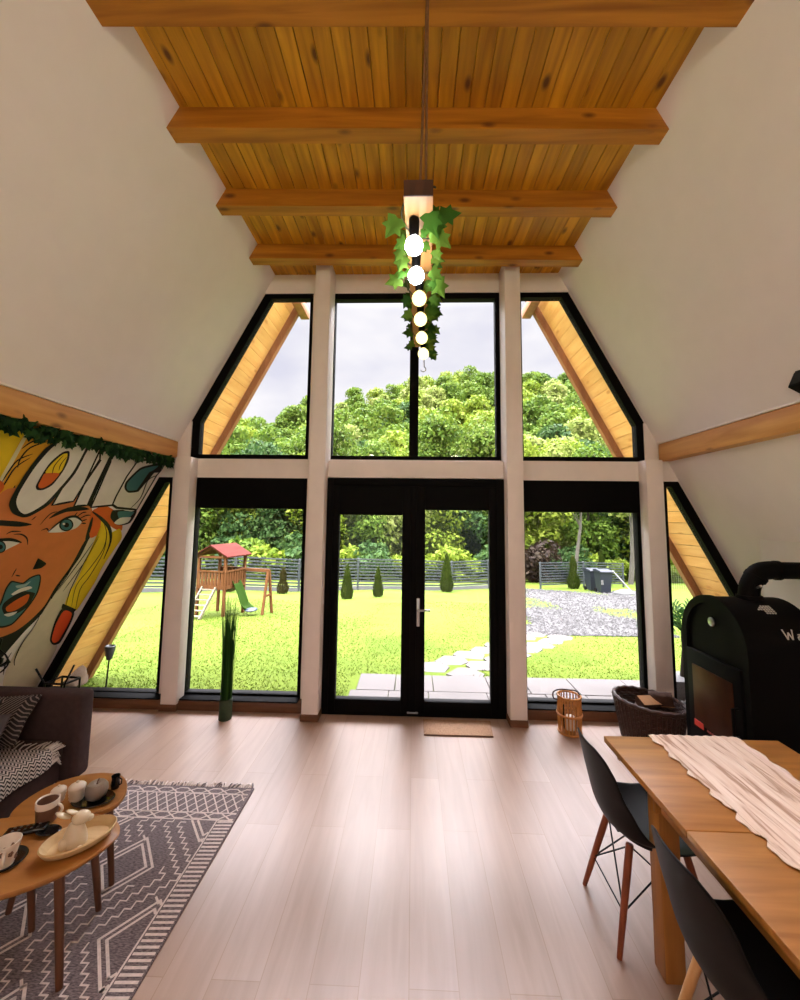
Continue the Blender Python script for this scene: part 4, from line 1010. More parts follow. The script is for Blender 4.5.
# flue
fl = MB(); r0 = .062; FX, FYc, FZ = 2.33, 2.98, 1.46
fl.tube(catmull([(FX, FYc, 1.255), (FX, FYc, 1.29), (FX+.015, FYc, 1.36), (FX+.07, FYc, 1.44), (FX+.14, FYc, FZ), (FX+.20, FYc, FZ)], 5), r0, 24)
fl.tube([(FX+.20, FYc, FZ), (2.92, FYc, FZ)], r0-.004, 24)
fl.build('flue_pipe', M['blackm'], st)
MB().tube([(FX, FYc, 1.262), (FX, FYc, 1.290)], .075, 24).build('flue_collar', M['blackm'], st)
MB().tube([(FX+.045,FYc,1.405),(FX+.062,FYc,1.425)], .069, 24).build('flue_collar', M['blackm'], st)
MB().tube([(FX+.185, FYc, FZ), (FX+.21, FYc, FZ)], .067, 24).build('flue_collar', M['blackm'], st)
MB().tube([(2.765, FYc, FZ), (2.80, FYc, FZ)], .078, 24).build('flue_collar', M['blackm'], st)
MB().tube([(2.80, FYc, FZ), (2.828, FYc, FZ)], .105, 28).build('wall_flange', M['blackm'], st)
MB().tube([(FX+.01, FYc-.06, 1.35), (FX-.01, FYc-.12, 1.37)], .008, 8).build('damper_handle', M['steel'], st)

# ---------------- basket with firewood
M['wicker'] = plain('dark_wicker', rgb(58, 32, 24), .6, var=.3, scale=40)
M['bamboo'] = plain('bamboo', rgb(196, 132, 62), .5, var=.15, scale=30)
BX, BY = 1.985, 3.645
t = thing('log_basket', 'dark brown oval wicker basket full of firewood in front of the window', 'basket', (BX, BY, 0))
mb = MB()
def brad(z): return .205 + .050*z/.30
def btop(a): return .292 - .030*math.cos(a) + .010*math.sin(a)
nst = 44
for k in range(nst):
    a = 2*PI*k/nst; zt = btop(a)
    mb.tube([(BX+(brad(z)+.006)*1.05*math.cos(a), BY+(brad(z)+.006)*.88*math.sin(a), z) for z in (.005, zt*.5, zt)], .0095, 6)
for j in range(15):
    q = (j+.5)/15; pts = []
    for k in range(88):
        a = 2*PI*k/88; z = .01 + (btop(a)-.015)*q; o_ = .006*(1 if (k//1 + j) % 2 else -1)*math.sin(k*PI/2+.8)
        pts.append((BX+(brad(z)+o_)*1.05*math.cos(a), BY+(brad(z)+o_)*.88*math.sin(a), z))
    mb.tube(pts, .0105, 6, closed=True)
mb.build('weave', M['wicker'], t)
pts = [(BX+(brad(.29)+.006)*1.05*math.cos(2*PI*k/60)+.004*math.cos(k*2), BY+(brad(.29)+.006)*.88*math.sin(2*PI*k/60), btop(2*PI*k/60)+.006+.005*math.sin(k*2.1)) for k in range(60)]
MB().tube(pts, .017, 8, closed=True).build('rim', M['wicker'], t)
MB().lathe([(0,.003),(.21,.003),(.21,.012),(0,.012)], TM(BX, BY, 0), 32, 1.05, .88).build('bottom', M['wicker'], t)
M['bark'] = plain('bark', rgb(70, 44, 32), .9, var=.3, scale=22, bump=.4, bscale=40)
M['cut'] = plain('split_wood', rgb(188, 140, 96), .8, var=.12, scale=20)
logs = [((1.97,3.63,.300),(.20,.075,.065),(3.6,.1,.35),'split log lying across the top of the basket, pale cut side up'),
        ((2.09,3.665,.300),(.17,.09,.10),(.1,-.15,-.5),'dark bark log sticking up at the basket right side'),
        ((1.92,3.70,.20),(.26,.08,.08),(.1,0,.9),'dark log deeper in the basket under the pale split one'),
        ((2.0,3.56,.20),(.28,.09,.09),(0,0,-.2),'dark log at the basket front, below the pale split one'),
        ((1.98,3.66,.115),(.30,.10,.10),(0,0,.4),'log at the bottom of the basket')]
for c_, sz, rot, lb in logs[:4]:
    t = thing('firewood_log', lb, 'log', c_, 'firewood in the wicker basket')
    M_ = Matrix.Translation(Vector(c_)) @ Euler(rot).to_matrix().to_4x4()
    n_ = 9; arc = [(sz[1]*.62*math.cos(PI*1.25*k/n_-.3), sz[2]*.62*math.sin(PI*1.25*k/n_-.3)) for k in range(n_+1)]
    MB().prism([M_ @ Vector((-sz[0]/2, a_, b_)) for a_, b_ in arc], M_.to_3x3() @ Vector((sz[0], 0, 0))).build('bark', M['bark'], t)
    a0, a1 = arc[0], arc[-1]; mm = Vector((0, (a1[1]-a0[1]), -(a1[0]-a0[0]))).normalized()*.004
    q0 = Vector((-sz[0]/2, *a0)); q1 = Vector((-sz[0]/2, *a1))
    sgn = 1 if mm.dot(Vector((0, -arc[4][0], -arc[4][1]))) > 0 else -1
    MB().prism([M_ @ q0, M_ @ q1, M_ @ (q1+mm*sgn), M_ @ (q0+mm*sgn)], M_.to_3x3() @ Vector((sz[0], 0, 0))).build('cut_face', M['cut'], t)
# bamboo lantern
LX, LY = 1.345, 3.71
t = thing('bamboo_lantern', 'bamboo slat lantern with a looped handle on the floor by the window', 'lantern', (LX, LY, 0))
mb = MB()
for k in range(22):
    a = 2*PI*k/22; mb.tube([(LX+.087*math.cos(a), LY+.087*math.sin(a), .012), (LX+.095*math.cos(a), LY+.095*math.sin(a), .155), (LX+.089*math.cos(a), LY+.089*math.sin(a), .298)], .0055, 6)
mb.build('slats', M['bamboo'], t)
for z, r in ((.012,.091),(.155,.098),(.298,.093)): MB().tube([(LX+r*math.cos(2*PI*k/40), LY+r*math.sin(2*PI*k/40), z) for k in range(40)], .009, 8, closed=True).build('hoop', M['bamboo'], t)
MB().lathe([(0,.002),(.094,.002),(.094,.016),(0,.016)], TM(LX, LY, 0), 28).build('base', M['bamboo'], t)
MB().tube(catmull([(LX-.097,LY,.265),(LX-.13,LY,.275),(LX-.135,LY,.32),(LX-.09,LY,.345),(LX,LY,.345),(LX+.065,LY,.335),(LX+.092,LY,.298)],6), .006, 8).build('handle', M['wicker'], t)
cg = thing('candle_glass', 'clear glass candle jar inside the bamboo lantern', 'candle', (LX, LY, .018))
MB().lathe([(.05,.0),(.055,.005),(.055,.19),(.052,.19),(.052,.012),(0,.008),(0,0)], TM(LX, LY, .018), 28).build('jar', M['glass'], cg)
MB().lathe([(0,.013),(.046,.013),(.046,.11),(0,.11)], TM(LX, LY, .018), 24).build('wax', M['cerw'], cg)

# ---------------- doormat
m, nt, out = newmat('coir'); L = nt.links
p = N(nt, 'ShaderNodeBsdfPrincipled'); L.new(p.outputs[0], out.inputs[0]); p.inputs['Roughness'].default_value = 1
tc = N(nt, 'ShaderNodeTexCoord'); no = N(nt, 'ShaderNodeTexNoise'); no.inputs['Scale'].default_value = 140; L.new(tc.outputs['Object'], no.inputs['Vector'])
r = ramp(nt, [(.3, rgb(132, 98, 74)), (.7, rgb(186, 148, 118))]); L.new(no.outputs[0], r.inputs[0]); L.new(r.outputs[0], p.inputs['Base Color'])
t = thing('doormat', 'small brown coir doormat lying in front of the right door leaf', 'mat', (.4, 3.72, 0))
MB().prism([(.105, 3.845, .002), (.698, 3.845, .002), (.675, 3.592, .002), (.108, 3.592, .002)], (0, 0, .010)).build('coir_pad', m, t)
MB().tube([(.105,3.845,.006),(.698,3.845,.006),(.675,3.592,.006),(.108,3.592,.006)], .0055, 6, closed=True).build('edge_binding', M['sill'], t)

# ---------------- tall artificial grass by the left window
M['reed'] = leafmat('reed_green', rgb(22, 46, 20), rgb(40, 76, 30), rgb(66, 104, 42), .15, .5)
GX, GY = -1.65, 3.775
t = thing('potted_grass', 'tall bundle of green reed grass standing in front of the left window', 'plant', (GX, GY, 0))
MB().lathe([(0,0),(.054,0),(.055,.006),(.055,.17),(.050,.175),(.050,.15),(0,.15)], TM(GX, GY, 0), 28).build('pot', plain('green_pot', rgb(44, 62, 34), .6, var=.2, scale=30), t)
mb = MB()
for k in range(170):
    a = R.uniform(0, 2*PI); rr = .048*math.sqrt(R.random()); h = R.uniform(.5, 1.06); sp_ = R.uniform(.0, .075)*(h/1.0)
    w = R.uniform(.004, .008); tn = Q(-math.sin(a), math.cos(a), 0); d = Q(math.cos(a), math.sin(a), 0); b0 = Q(GX, GY, .02) + d*rr
    prev = None
    for i in range(7):
        q = i/6; c_ = b0 + d*(sp_*q**2.2) + Q(0,0,h*q); ww = w*(1-q**1.6)+.0006
        cur = (mb.bm.verts.new(c_-tn*ww), mb.bm.verts.new(c_+tn*ww))
        if prev: mb._f([prev[0], prev[1], cur[1], cur[0]], True)
        prev = cur
mb.build('blades', M['reed'], t, fix=False)

# ---------------- loudspeaker high on the right slope
t = thing('wall_speaker', 'black speaker box on the sloped wall at the right edge of the photo', 'speaker', (2.36, 2.40, 2.65))
M_ = Matrix.Translation((2.335, 2.38, 2.655)) @ Euler((0, .47-.0, .06)).to_matrix().to_4x4()
MB().box(-.05, .06, -.12, .105, -.085, .085, .008, M_).build('cabinet', M['black'], t)
MB().box(-.056, -.048, -.105, .09, -.072, .072, .003, M_).build('grille', plain('grille_cloth', rgb(24, 22, 24), .9, var=.2, scale=200), t)
MB().box(.055, .10, -.03, .03, -.03, .03, .004, M_).build('bracket', M['blackm'], t)

# ---------------- unseen globes added behind the camera to fill the room with light
def globe(x, y, z, label, stg, r=.16):
    t = thing('ceiling_globe', label, 'lamp', (x, y, z), 'added fill globes behind the viewer')
    MB().ell((x, y, z), r, u=24, v=16).build('globe', bulbmat('globe_warm', (1, .86, .73, 1), stg), t)
    MB().tube([(x, y, z+r-.01), (x, y, 4.30)], .008, 8).tube([(x, y, 4.27), (x, y, 4.30)], .05, 20).build('hanger', M['blackm'], t)
globe(-1.0, -1.6, 3.12, 'added white fill globe over the sofa side, unseen behind the viewer', FILL)
globe(1.0, -1.6, 3.12, 'added white fill globe over the dining side, unseen behind the viewer', FILL)
# ================================================================ outdoors
def smooth(a, b, x):
    t = max(0.0, min(1.0, (x-a)/(b-a))); return t*t*(3-2*t)
def gz_(x, y):
    z = -.08 - .1*max(0.0, min(y, 34.0)-5.0)
    if y > 36:
        crest = 33 - .0040*(x-25)**2 - .0006*max(0, x-25)**2
        z += (crest+3)*(smooth(30, 116, y)*.75 + .25*max(0, min(1, (y-36)/80)))
    z += .05*math.sin(x*.9+y*.5)*min(1, max(0, (y-6)/6))
    return z
# lawn and hill
m, nt, out = newmat('lawn_grass'); L = nt.links
p = N(nt, 'ShaderNodeBsdfPrincipled'); L.new(p.outputs[0], out.inputs[0]); p.inputs['Roughness'].default_value = .9; p.inputs['Specular IOR Level'].default_value = .1
tc = N(nt, 'ShaderNodeTexCoord')
n1 = N(nt, 'ShaderNodeTexNoise'); n1.inputs['Scale'].default_value = .8; n1.inputs['Detail'].default_value = 5; L.new(tc.outputs['Object'], n1.inputs['Vector'])
n2 = N(nt, 'ShaderNodeTexNoise'); n2.inputs['Scale'].default_value = 26; n2.inputs['Detail'].default_value = 6; L.new(tc.outputs['Object'], n2.inputs['Vector'])
r1 = ramp(nt, [(.3, xrgb(142, 178, 38)), (.7, xrgb(180, 206, 66))]); L.new(n1.outputs[0], r1.inputs[0])
r2 = ramp(nt, [(.3, (.84,.86,.76,1)), (.6, (1.05,1.05,1.05,1))]); L.new(n2.outputs[0], r2.inputs[0])
L.new(mixc(nt, r1.outputs[0], r2.outputs[0], 1.0, 'MULTIPLY'), p.inputs['Base Color'])
bp = N(nt, 'ShaderNodeBump'); bp.inputs['Strength'].default_value = .2; bp.inputs['Distance'].default_value = .05; L.new(n2.outputs[0], bp.inputs['Height']); L.new(bp.outputs[0], p.inputs['Normal'])
M['lawn'] = m
mb = MB(); ys = [-14, -6, 0, 4, 5, 6] + [6+1.0*i for i in range(1, 32)] + [40+4*i for i in range(27)]
mb.grid(lambda u, v: (lambda y: (-75+150*u, y, gz_(-75+150*u, y)))(ys[int(round(v*(len(ys)-1)))]), 76, len(ys))
struct(mb.build('ground_lawn', M['lawn']))
# terrace slabs
M['slab'] = plain('pale_slab', xrgb(186, 176, 170), .85, var=.07, scale=3, bump=.1, bscale=60, spec=.2)
mb = MB(); rr = random.Random(3)
x = -.66
rows = [(4.17, 4.60), (4.605, 5.06)]
for j, (a, b) in enumerate(rows):
    x = -.66 - (.0 if j == 0 else -.06)
    while x < 5.2:
        w = rr.choice((.42, .52, .62)); mb.box(x, x+w-.006, a, b-.004, -.16, -.055+rr.uniform(-.002,.002), .006, seg=1); x += w
x = -5.4
while x < -.67:
    mb.box(x, min(x+.494, -.67), 4.17, 4.36, -.16, -.058, .006, seg=1); x += .5
struct(mb.build('terrace_paving', M['slab']))
mb = MB(); rr = random.Random(5)
for k in range(8):
    cx = .45 + k*.29; cy = 5.35 + k*.36
    for s in (-1, 1):
        px_, py_ = cx + s*.20, cy - s*.13
        n_ = 6; pts = [(px_+.235*math.cos(2*PI*q/n_+rr.uniform(-.25,.25)), py_+.20*math.sin(2*PI*q/n_+rr.uniform(-.25,.25)), gz_(px_, py_)-.03) for q in range(n_)]
        mb.prism(pts, (0, 0, .05))
struct(mb.build('path_stones', M['slab']))
# gravel
def gravel_x(y):
    return (2.05 + (y-8.0)*.275, 4.7 + (y-8.2)*.56)
M['gravel'] = plain('gravel_stone', xrgb(196, 192, 190), .95, var=.3, scale=30, spec=.1)
m2 = leafmat('gravel_chips', xrgb(116, 113, 111), xrgb(152, 149, 147), xrgb(188, 185, 183), 0, .95, 0)
mb = MB(); rr = random.Random(8)
n_y = 40
def gb(u, v):
    y = 8.0 + 12.2*v; a, b = gravel_x(y); a += .25*math.sin(y*2.1)+.1*math.sin(y*5); b += .3*math.sin(y*1.7+1)
    x = a + (b-a)*u; return (x, y, gz_(x, y)+.012)
mb.grid(gb, 14, n_y)
for k in range(5200):
    u, v = rr.random(), rr.random()**1.3; x, y, z = gb(u*1.06-.03, v)
    s = rr.uniform(.02, .05)*(1+.04*(y-8)); q = [rr.uniform(.6, 1.2) for _ in range(6)]
    c = [(s*q[0],0,0),(0,s*q[1],0),(-s*q[2],0,0),(0,-s*q[3],0)]
    top = mb.bm.verts.new((x, y, z+s*.7)); vs = [mb.bm.verts.new((x+a, y+b, z-.004)) for a, b, _ in c]
    for i in range(4): mb._f([vs[i], vs[(i+1) % 4], top])
o = mb.build('gravel', m2, fix=False); tag(o, 'pale grey gravel patch in front of the wheelie bins', 'gravel', kind='stuff')
# grass blades
M['blade'] = leafmat('grass_blade', xrgb(140, 178, 38), xrgb(174, 204, 56), xrgb(200, 220, 92), .3, .8, 0)
mb = MB(); rr = random.Random(21); cnt = 0
def on_hard(x, y):
    if y < 5.08 and x > -.7: return True
    if y < 4.38: return True
    if 8.1 < y < 20:
        a, b = gravel_x(y)
        if a < x < b: return rr.random() < .97 if y > 8.6 else True
    k = (x-.45)/.29
    if -1.2 < k < 8.2 and abs(y-(5.35+k*.36)) < .42: return True
    return False
while cnt < 52000:
    y = 4.36 + (rr.random()**1.7)*9.0; x = rr.uniform(-1, 1)*y*.92
    if on_hard(x, y): continue
    h = rr.uniform(.010, .028); w = rr.uniform(.004, .009)*(.7+y*.08); a = rr.uniform(0, PI); z = gz_(x, y)-.003
    dx, dy = math.cos(a)*w, math.sin(a)*w; lx, ly = rr.uniform(-.03,.03), rr.uniform(-.03,.03)
    mb._f([mb.bm.verts.new((x-dx, y-dy, z)), mb.bm.verts.new((x+dx, y+dy, z)), mb.bm.verts.new((x+lx, y+ly, z+h))]); cnt += 1
o = mb.build('grass', M['blade'], fix=False); tag(o, 'bright green short lawn grass outside the windows', 'grass', kind='stuff')

# ---------------- trees
M['trunk'] = plain('tree_bark', xrgb(92, 78, 62), .95, var=.2, scale=5, spec=.1)
M['birch'] = plain('pale_bark', xrgb(190, 182, 164), .9, var=.15, scale=6, spec=.1)
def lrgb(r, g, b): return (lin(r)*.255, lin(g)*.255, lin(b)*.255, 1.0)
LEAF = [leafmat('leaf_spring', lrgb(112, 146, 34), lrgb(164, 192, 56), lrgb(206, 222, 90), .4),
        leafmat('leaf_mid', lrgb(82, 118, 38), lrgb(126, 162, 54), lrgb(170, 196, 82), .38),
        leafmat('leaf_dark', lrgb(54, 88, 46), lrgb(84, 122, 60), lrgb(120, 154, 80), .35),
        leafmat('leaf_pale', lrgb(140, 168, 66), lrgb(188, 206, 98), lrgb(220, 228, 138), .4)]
def crown_mesh(seed, h, rw, z0, nq, qs, ncl, leanx=0.0):
    rr = random.Random(seed); mb = MB(); cl = []
    for k in range(ncl):
        t = rr.random(); z = z0 + (h-z0)*(.08+.84*t)
        rad = rw*math.sin(PI*(.12+.80*t))**.8; a = rr.uniform(0, 2*PI); q = math.sqrt(rr.random())*rad*.78
        cl.append((q*math.cos(a)+leanx*t, q*math.sin(a), z, rw*rr.uniform(.30, .48)))
    for k in range(nq):
        c = rr.choice(cl); d = Vector((rr.gauss(0,1), rr.gauss(0,1), rr.gauss(.35,1))).normalized()
        pnt = Vector(c[:3]) + Vector((d.x, d.y, d.z*.8))*c[3]*rr.uniform(.72, 1.08)
        n = (d + Vector((rr.gauss(0,.55), rr.gauss(0,.55), rr.gauss(0,.55)))).normalized()
        u = n.orthogonal().normalized(); u = (u*math.cos(k)+n.cross(u)*math.sin(k)); v = n.cross(u); s = qs*rr.uniform(.6, 1.25)
        mb._f([mb.bm.verts.new(pnt-u*s), mb.bm.verts.new(pnt+v*s*.55+n*s*.1), mb.bm.verts.new(pnt+u*s), mb.bm.verts.new(pnt-v*s*.55)])
    return mb, cl
def trunk_mesh(mb, h, r, cl, seed, top=.75, bend=.3):
    rr = random.Random(seed); pts = [(0,0,-.4)] + [(bend*math.sin(q*2.2+seed), bend*.6*math.cos(q*1.7+seed)-bend*.6*math.cos(seed), h*top*q) for q in (.25,.5,.75,1)]
    mb.tube(pts, [r*1.15, r, r*.8, r*.55, r*.2], 8)
    for c in cl[:7]:
        q = .35+.5*rr.random(); i = min(3, int(q*4)); a = Vector(pts[i+1]); mb.tube([a, a.lerp(Vector(c[:3]), .5)+Vector((0,0,.15)), Vector(c[:3])], [r*.35, r*.22, r*.08], 6)
def make_tree(name, seed, h, rw, z0, nq, qs, ncl, leaf, bark, label, r=.16, group=None, loc=(0,0,0), leanx=0, bend=.3):
    t = thing(name, label, 'tree', loc, group, world=False)
    mb, cl = crown_mesh(seed, h, rw, z0, nq, qs, ncl, leanx); mb.build('foliage', leaf, t, fix=False)
    tb = MB(); trunk_mesh(tb, h, r, cl, seed, bend=bend); tb.build('trunk', bark, t); return t
# forest edge, four kinds in turn
GE = 'leafy trees at the forest edge behind the fence'
kinds = [('bright spring green leafy tree at the forest edge behind the fence', 0, 101, 10.5, 3.1, 1.6),
         ('mid green leafy tree at the forest edge behind the fence', 1, 102, 11.5, 3.3, 1.4),
         ('dark green dense tree at the forest edge behind the fence', 2, 103, 9.5, 3.2, .8),
         ('pale yellow green tree at the forest edge behind the fence', 3, 104, 8.0, 2.8, 1.0)]
protos = []
spots = []
rr = random.Random(31)
x = -25.0; k = 0
order = [1,2,0,2,1,0,2,2,0,3,1,3,0,2,1,0,3,1,2,0,0,1,3,2]
while x < 27:
    y = 31 + rr.uniform(-1.6, 2.2) + max(0, x)*.14; spots.append((x, y, order[k % len(order)])); x += rr.uniform(1.9, 2.6); k += 1
x = -30
while x < 32:
    y = 37.5 + rr.uniform(-1.8, 2.0); spots.append((x, y, rr.choice((0,1,1,2,3)))); x += rr.uniform(2.8, 3.6)
made = {}
for x, y, kd in spots:
    lb, lf, sd, h, rw, z0 = kinds[kd]; sc = rr.uniform(.82, 1.12); loc = (x, y, gz_(x, y)-.1)
    if kd not in made:
        made[kd] = make_tree('leafy_tree', sd, h, rw, z0, 6500, .185, 30, LEAF[lf], M['trunk'], lb, .15, ['bright','mid green','dark','pale'][kd]+' '+GE, loc)
        made[kd].rotation_euler.z = rr.uniform(0, 6); made[kd].scale = (sc, sc, sc)
    else: dup(made[kd], loc, rr.uniform(0, 6.28), scale=(sc, sc, sc*rr.uniform(.95,1.1)))
# slim pale trunks near the bins
birch_l = make_tree('birch_tree', 201, 9.0, 1.9, 4.6, 1500, .22, 14, LEAF[3], M['birch'], 'slim pale trunked tree leaning left behind the tall thuja near the bins', .11, None, (9.6, 25.3, gz_(9.6, 25.3)), -.8, .55)
make_tree('birch_tree', 202, 9.5, 2.2, 4.2, 1500, .22, 14, LEAF[3], M['birch'], 'forked pale trunked tree right of the wheelie bins, in front of the forest', .15, None, (13.6, 26.6, gz_(13.6, 26.6)), .5, .22)
# hillside forest
hp = []
for s_, lf in ((301,0),(302,1),(303,1),(304,2),(305,3)):
    mb, cl = crown_mesh(s_, 9.0, 3.6, 1.0, 2600, .33, 24)
    mb.mi = 1; trunk_mesh(mb, 8.5, .16, cl, s_)
    hp.append((mb, LEAF[lf], s_))
hproto = []
HN = ['bright green','mid green','soft green','dark green','pale green']
pos = []
rr = random.Random(77); tries = 0
while len(pos) < 255 and tries < 60000:
    tries += 1
    y = rr.uniform(43, 118); x = rr.uniform(-1, 1)*(y*.58+4)
    dmin = 3.3 + (y-43)*.030
    if all((x-a)**2+(y-b)**2 > dmin*dmin for a, b in pos): pos.append((x, y))
for i, (mb, lf, s_) in enumerate(hp):
    o = mb.build('hillside_tree', [lf, M['trunk']], fix=False); hproto.append(o)
    tag(o, HN[i]+' leafy tree on the wooded hillside beyond the forest edge', 'tree', HN[i]+' trees on the wooded hillside')
use = [0]*5
for x, y in pos:
    i = rr.choice((0,0,1,1,2,2,3,4)); sc = rr.uniform(.75, 1.15)
    o = hproto[i] if use[i] == 0 else hproto[i].copy()
    if use[i]: C.objects.link(o)
    use[i] += 1; o.location = (x, y, gz_(x, y)-.3); o.rotation_euler = (0, 0, rr.uniform(0, 6.28)); o.scale = (sc, sc, sc*rr.uniform(.9, 1.15))
# shrubs under the trees
def make_shrub(seed, h, rw, nq, qs, leaf, label, loc, group=None):
    t = thing('leafy_shrub', label, 'shrub', loc, group, world=False)
    mb, cl = crown_mesh(seed, h, rw, .05, nq, qs, 12); mb.build('foliage', leaf, t, fix=False)
    mb = MB()
    for c in cl[:6]: mb.tube([(0,0,-.15), (c[0]*.5, c[1]*.5, c[2]*.5), c[:3]], [.03,.02,.008], 5)
    mb.build('stems', M['trunk'], t); return t
rr = random.Random(91); sh = {}
SH = [('mid green shrub filling the gap under the forest trees', 1, 1.9, 1.5), ('dark green shrub filling the gap under the forest trees', 2, 2.3, 1.5), ('light green shrub filling the gap under the forest trees', 0, 1.6, 1.4)]
x = -24.0
while x < 28:
    kd = rr.choice((0,0,1,1,2)) if x < 3 else rr.choice((0,1,2,2)); lb, lf, h, rw = SH[kd]; y = 26.6 + rr.uniform(-.9, 1.2) + max(0, x)*.20; loc = (x, y, gz_(x, y)-.05)
    if 6.5 < x < 9.5: x += 1.2; continue
    sc = rr.uniform(.8, 1.3)
    if kd not in sh: sh[kd] = make_shrub(400+kd, h, rw, 1500, .17, LEAF[lf], lb, loc, SH[kd][0].split()[0]+' shrubs behind the fence'); sh[kd].scale = (sc,sc,sc)
    else: dup(sh[kd], loc, rr.uniform(0, 6.28), scale=(sc, sc, sc))
    x += rr.uniform(1.3, 1.9)
make_shrub(420, 2.3, 2.6, 1500, .17, leafmat('brown_brush', xrgb(84, 66, 56), xrgb(112, 90, 72), xrgb(128, 116, 84), .2), 'wide brownish brushwood shrub behind the fence gap', (8.2, 27.6, gz_(8.2, 27.6)-.1))
# ---------------- fence
M['fence'] = plain('grey_fence', xrgb(96, 108, 114), .6, var=.05)
M['kerb'] = plain('concrete_kerb', xrgb(186, 186, 180), .9, var=.08, scale=3)
def fence(name, pts, label, H=1.32, kerb=True):
    t = thing(name, label, 'fence', (pts[0][0], pts[0][1], gz_(*pts[0])))
    for i, (x, y) in enumerate(pts):
        z = gz_(x, y); MB().box(x-.04, x+.04, y-.04, y+.04, z-.2, z+H+.03, .005, seg=1).build('post', M['fence'], t)
    for (a, b), (c, d) in zip(pts, pts[1:]):
        z0, z1 = gz_(a, b), gz_(c, d); mb = MB()
        for k in range(9):
            hz = .22 + (H-.24)*k/8; mb.bar((a, b, z0+hz), (c, d, z1+hz), .022, .062, (0,0,1))
        mb.build('slat_panel', M['fence'], t)
        if kerb: MB().bar((a, b, z0+.05), (c, d, z1+.05), .06, .22, (0,0,1)).build('kerb_board', M['kerb'], t)
A = [(-17.0, 13.1), (-9.5, 15.8), (0.0, 18.9), (5.5, 21.0)]
def along(A, step):
    out = [A[0]]
    for p, q in zip(A, A[1:]):
        d = math.dist(p, q); n = max(1, round(d/step)); out += [(p[0]+(q[0]-p[0])*i/n, p[1]+(q[1]-p[1])*i/n) for i in range(1, n+1)]
    return out
fence('slat_fence', along(A, 2.3), 'long grey horizontal slat fence behind the play tower and small conifers')
fence('slat_fence', along([(6.45, 21.3), (11.7, 23.6)], 2.4), 'short grey slat fence section behind the wheelie bins, right of the gap', kerb=False)
t = thing('mesh_fence', 'pale wire mesh fence with posts right of the wheelie bins', 'fence', (12.2, 22.6, gz_(12.2, 22.6)))
mb = MB(); wp = [(12.4, 22.4), (14.6, 22.0), (16.8, 21.6)]
for x, y in wp: MB().tube([(x, y, gz_(x,y)-.1), (x, y, gz_(x,y)+1.3)], .03, 8).build('post', M['steel'], t)
for (a, b), (c, d) in zip(wp, wp[1:]):
    for k in range(14): mb.bar((a, b, gz_(a,b)+.08+.09*k), (c, d, gz_(c,d)+.08+.09*k), .006, .006)
    for k in range(22): x = a+(c-a)*k/22; y = b+(d-b)*k/22; mb.bar((x, y, gz_(x,y)+.05), (x, y, gz_(x,y)+1.26), .006, .006)
mb.build('mesh_panel', M['steel'], t)
# ---------------- conifers
M['thuja'] = leafmat('thuja_leaf', xrgb(92, 128, 44), xrgb(136, 166, 62), xrgb(180, 200, 90), .3, .7, .1)
M['thujab'] = leafmat('thuja_brown', xrgb(128, 120, 66), xrgb(160, 148, 84), xrgb(180, 170, 104), .25, .7, .1)
def thuja(x, y, h, r, label, mat, seed, col=False):
    t = thing('thuja_conifer', label, 'conifer', (x, y, gz_(x, y)), world=False); rr = random.Random(seed); mb = MB()
    for k in range(1500):
        q = rr.random()**1.25; z = .04*h + q*h*.96; rad = r*((1-q)**.75*(.75+.25*min(1, q*6)) if not col else (1-q**3)*(.8+.2*math.sin(q*9)))
        a = rr.uniform(0, 2*PI); pnt = Vector((math.cos(a)*rad*rr.uniform(.75,1), math.sin(a)*rad*rr.uniform(.75,1), z)); d = Vector((math.cos(a)*.45, math.sin(a)*.45, 1)).normalized()
        s = rr.uniform(.05, .10)*h/1.2; tn = Vector((-math.sin(a+rr.uniform(-.6,.6)), math.cos(a), 0))
        mb._f([mb.bm.verts.new(pnt-d*s*.5), mb.bm.verts.new(pnt+tn*s*.3), mb.bm.verts.new(pnt+d*s), mb.bm.verts.new(pnt-tn*s*.3)])
    mb.build('foliage', mat, t, fix=False)
    MB().tube([(0,0,-.1),(0,0,h*.8)], [.03,.01], 6).build('trunk', M['trunk'], t)
thuja(-2.27, 14.5, 1.14, .25, 'small conical thuja before the fence, the left one through the left door leaf', M['thuja'], 1)
thuja(-1.24, 15.1, 1.04, .22, 'small conical thuja before the fence, the right one through the left door leaf', M['thuja'], 2)
thuja(1.5, 18.4, 1.62, .33, 'taller conical thuja seen through the right door leaf', M['thuja'], 3)
thuja(8.25, 21.7, 1.62, .32, 'columnar thuja standing left of the wheelie bins', M['thuja'], 4, True)
thuja(10.7, 23.95, 1.95, .36, 'pointed thuja rising behind the wheelie bins', M['thuja'], 5)
thuja(-5.0, 16.0, .95, .24, 'small brownish thuja by the fence right of the play tower', M['thujab'], 6, True)
thuja(-6.9, 15.6, 1.0, .25, 'brownish thuja by the fence behind the play tower slide', M['thujab'], 7, True)
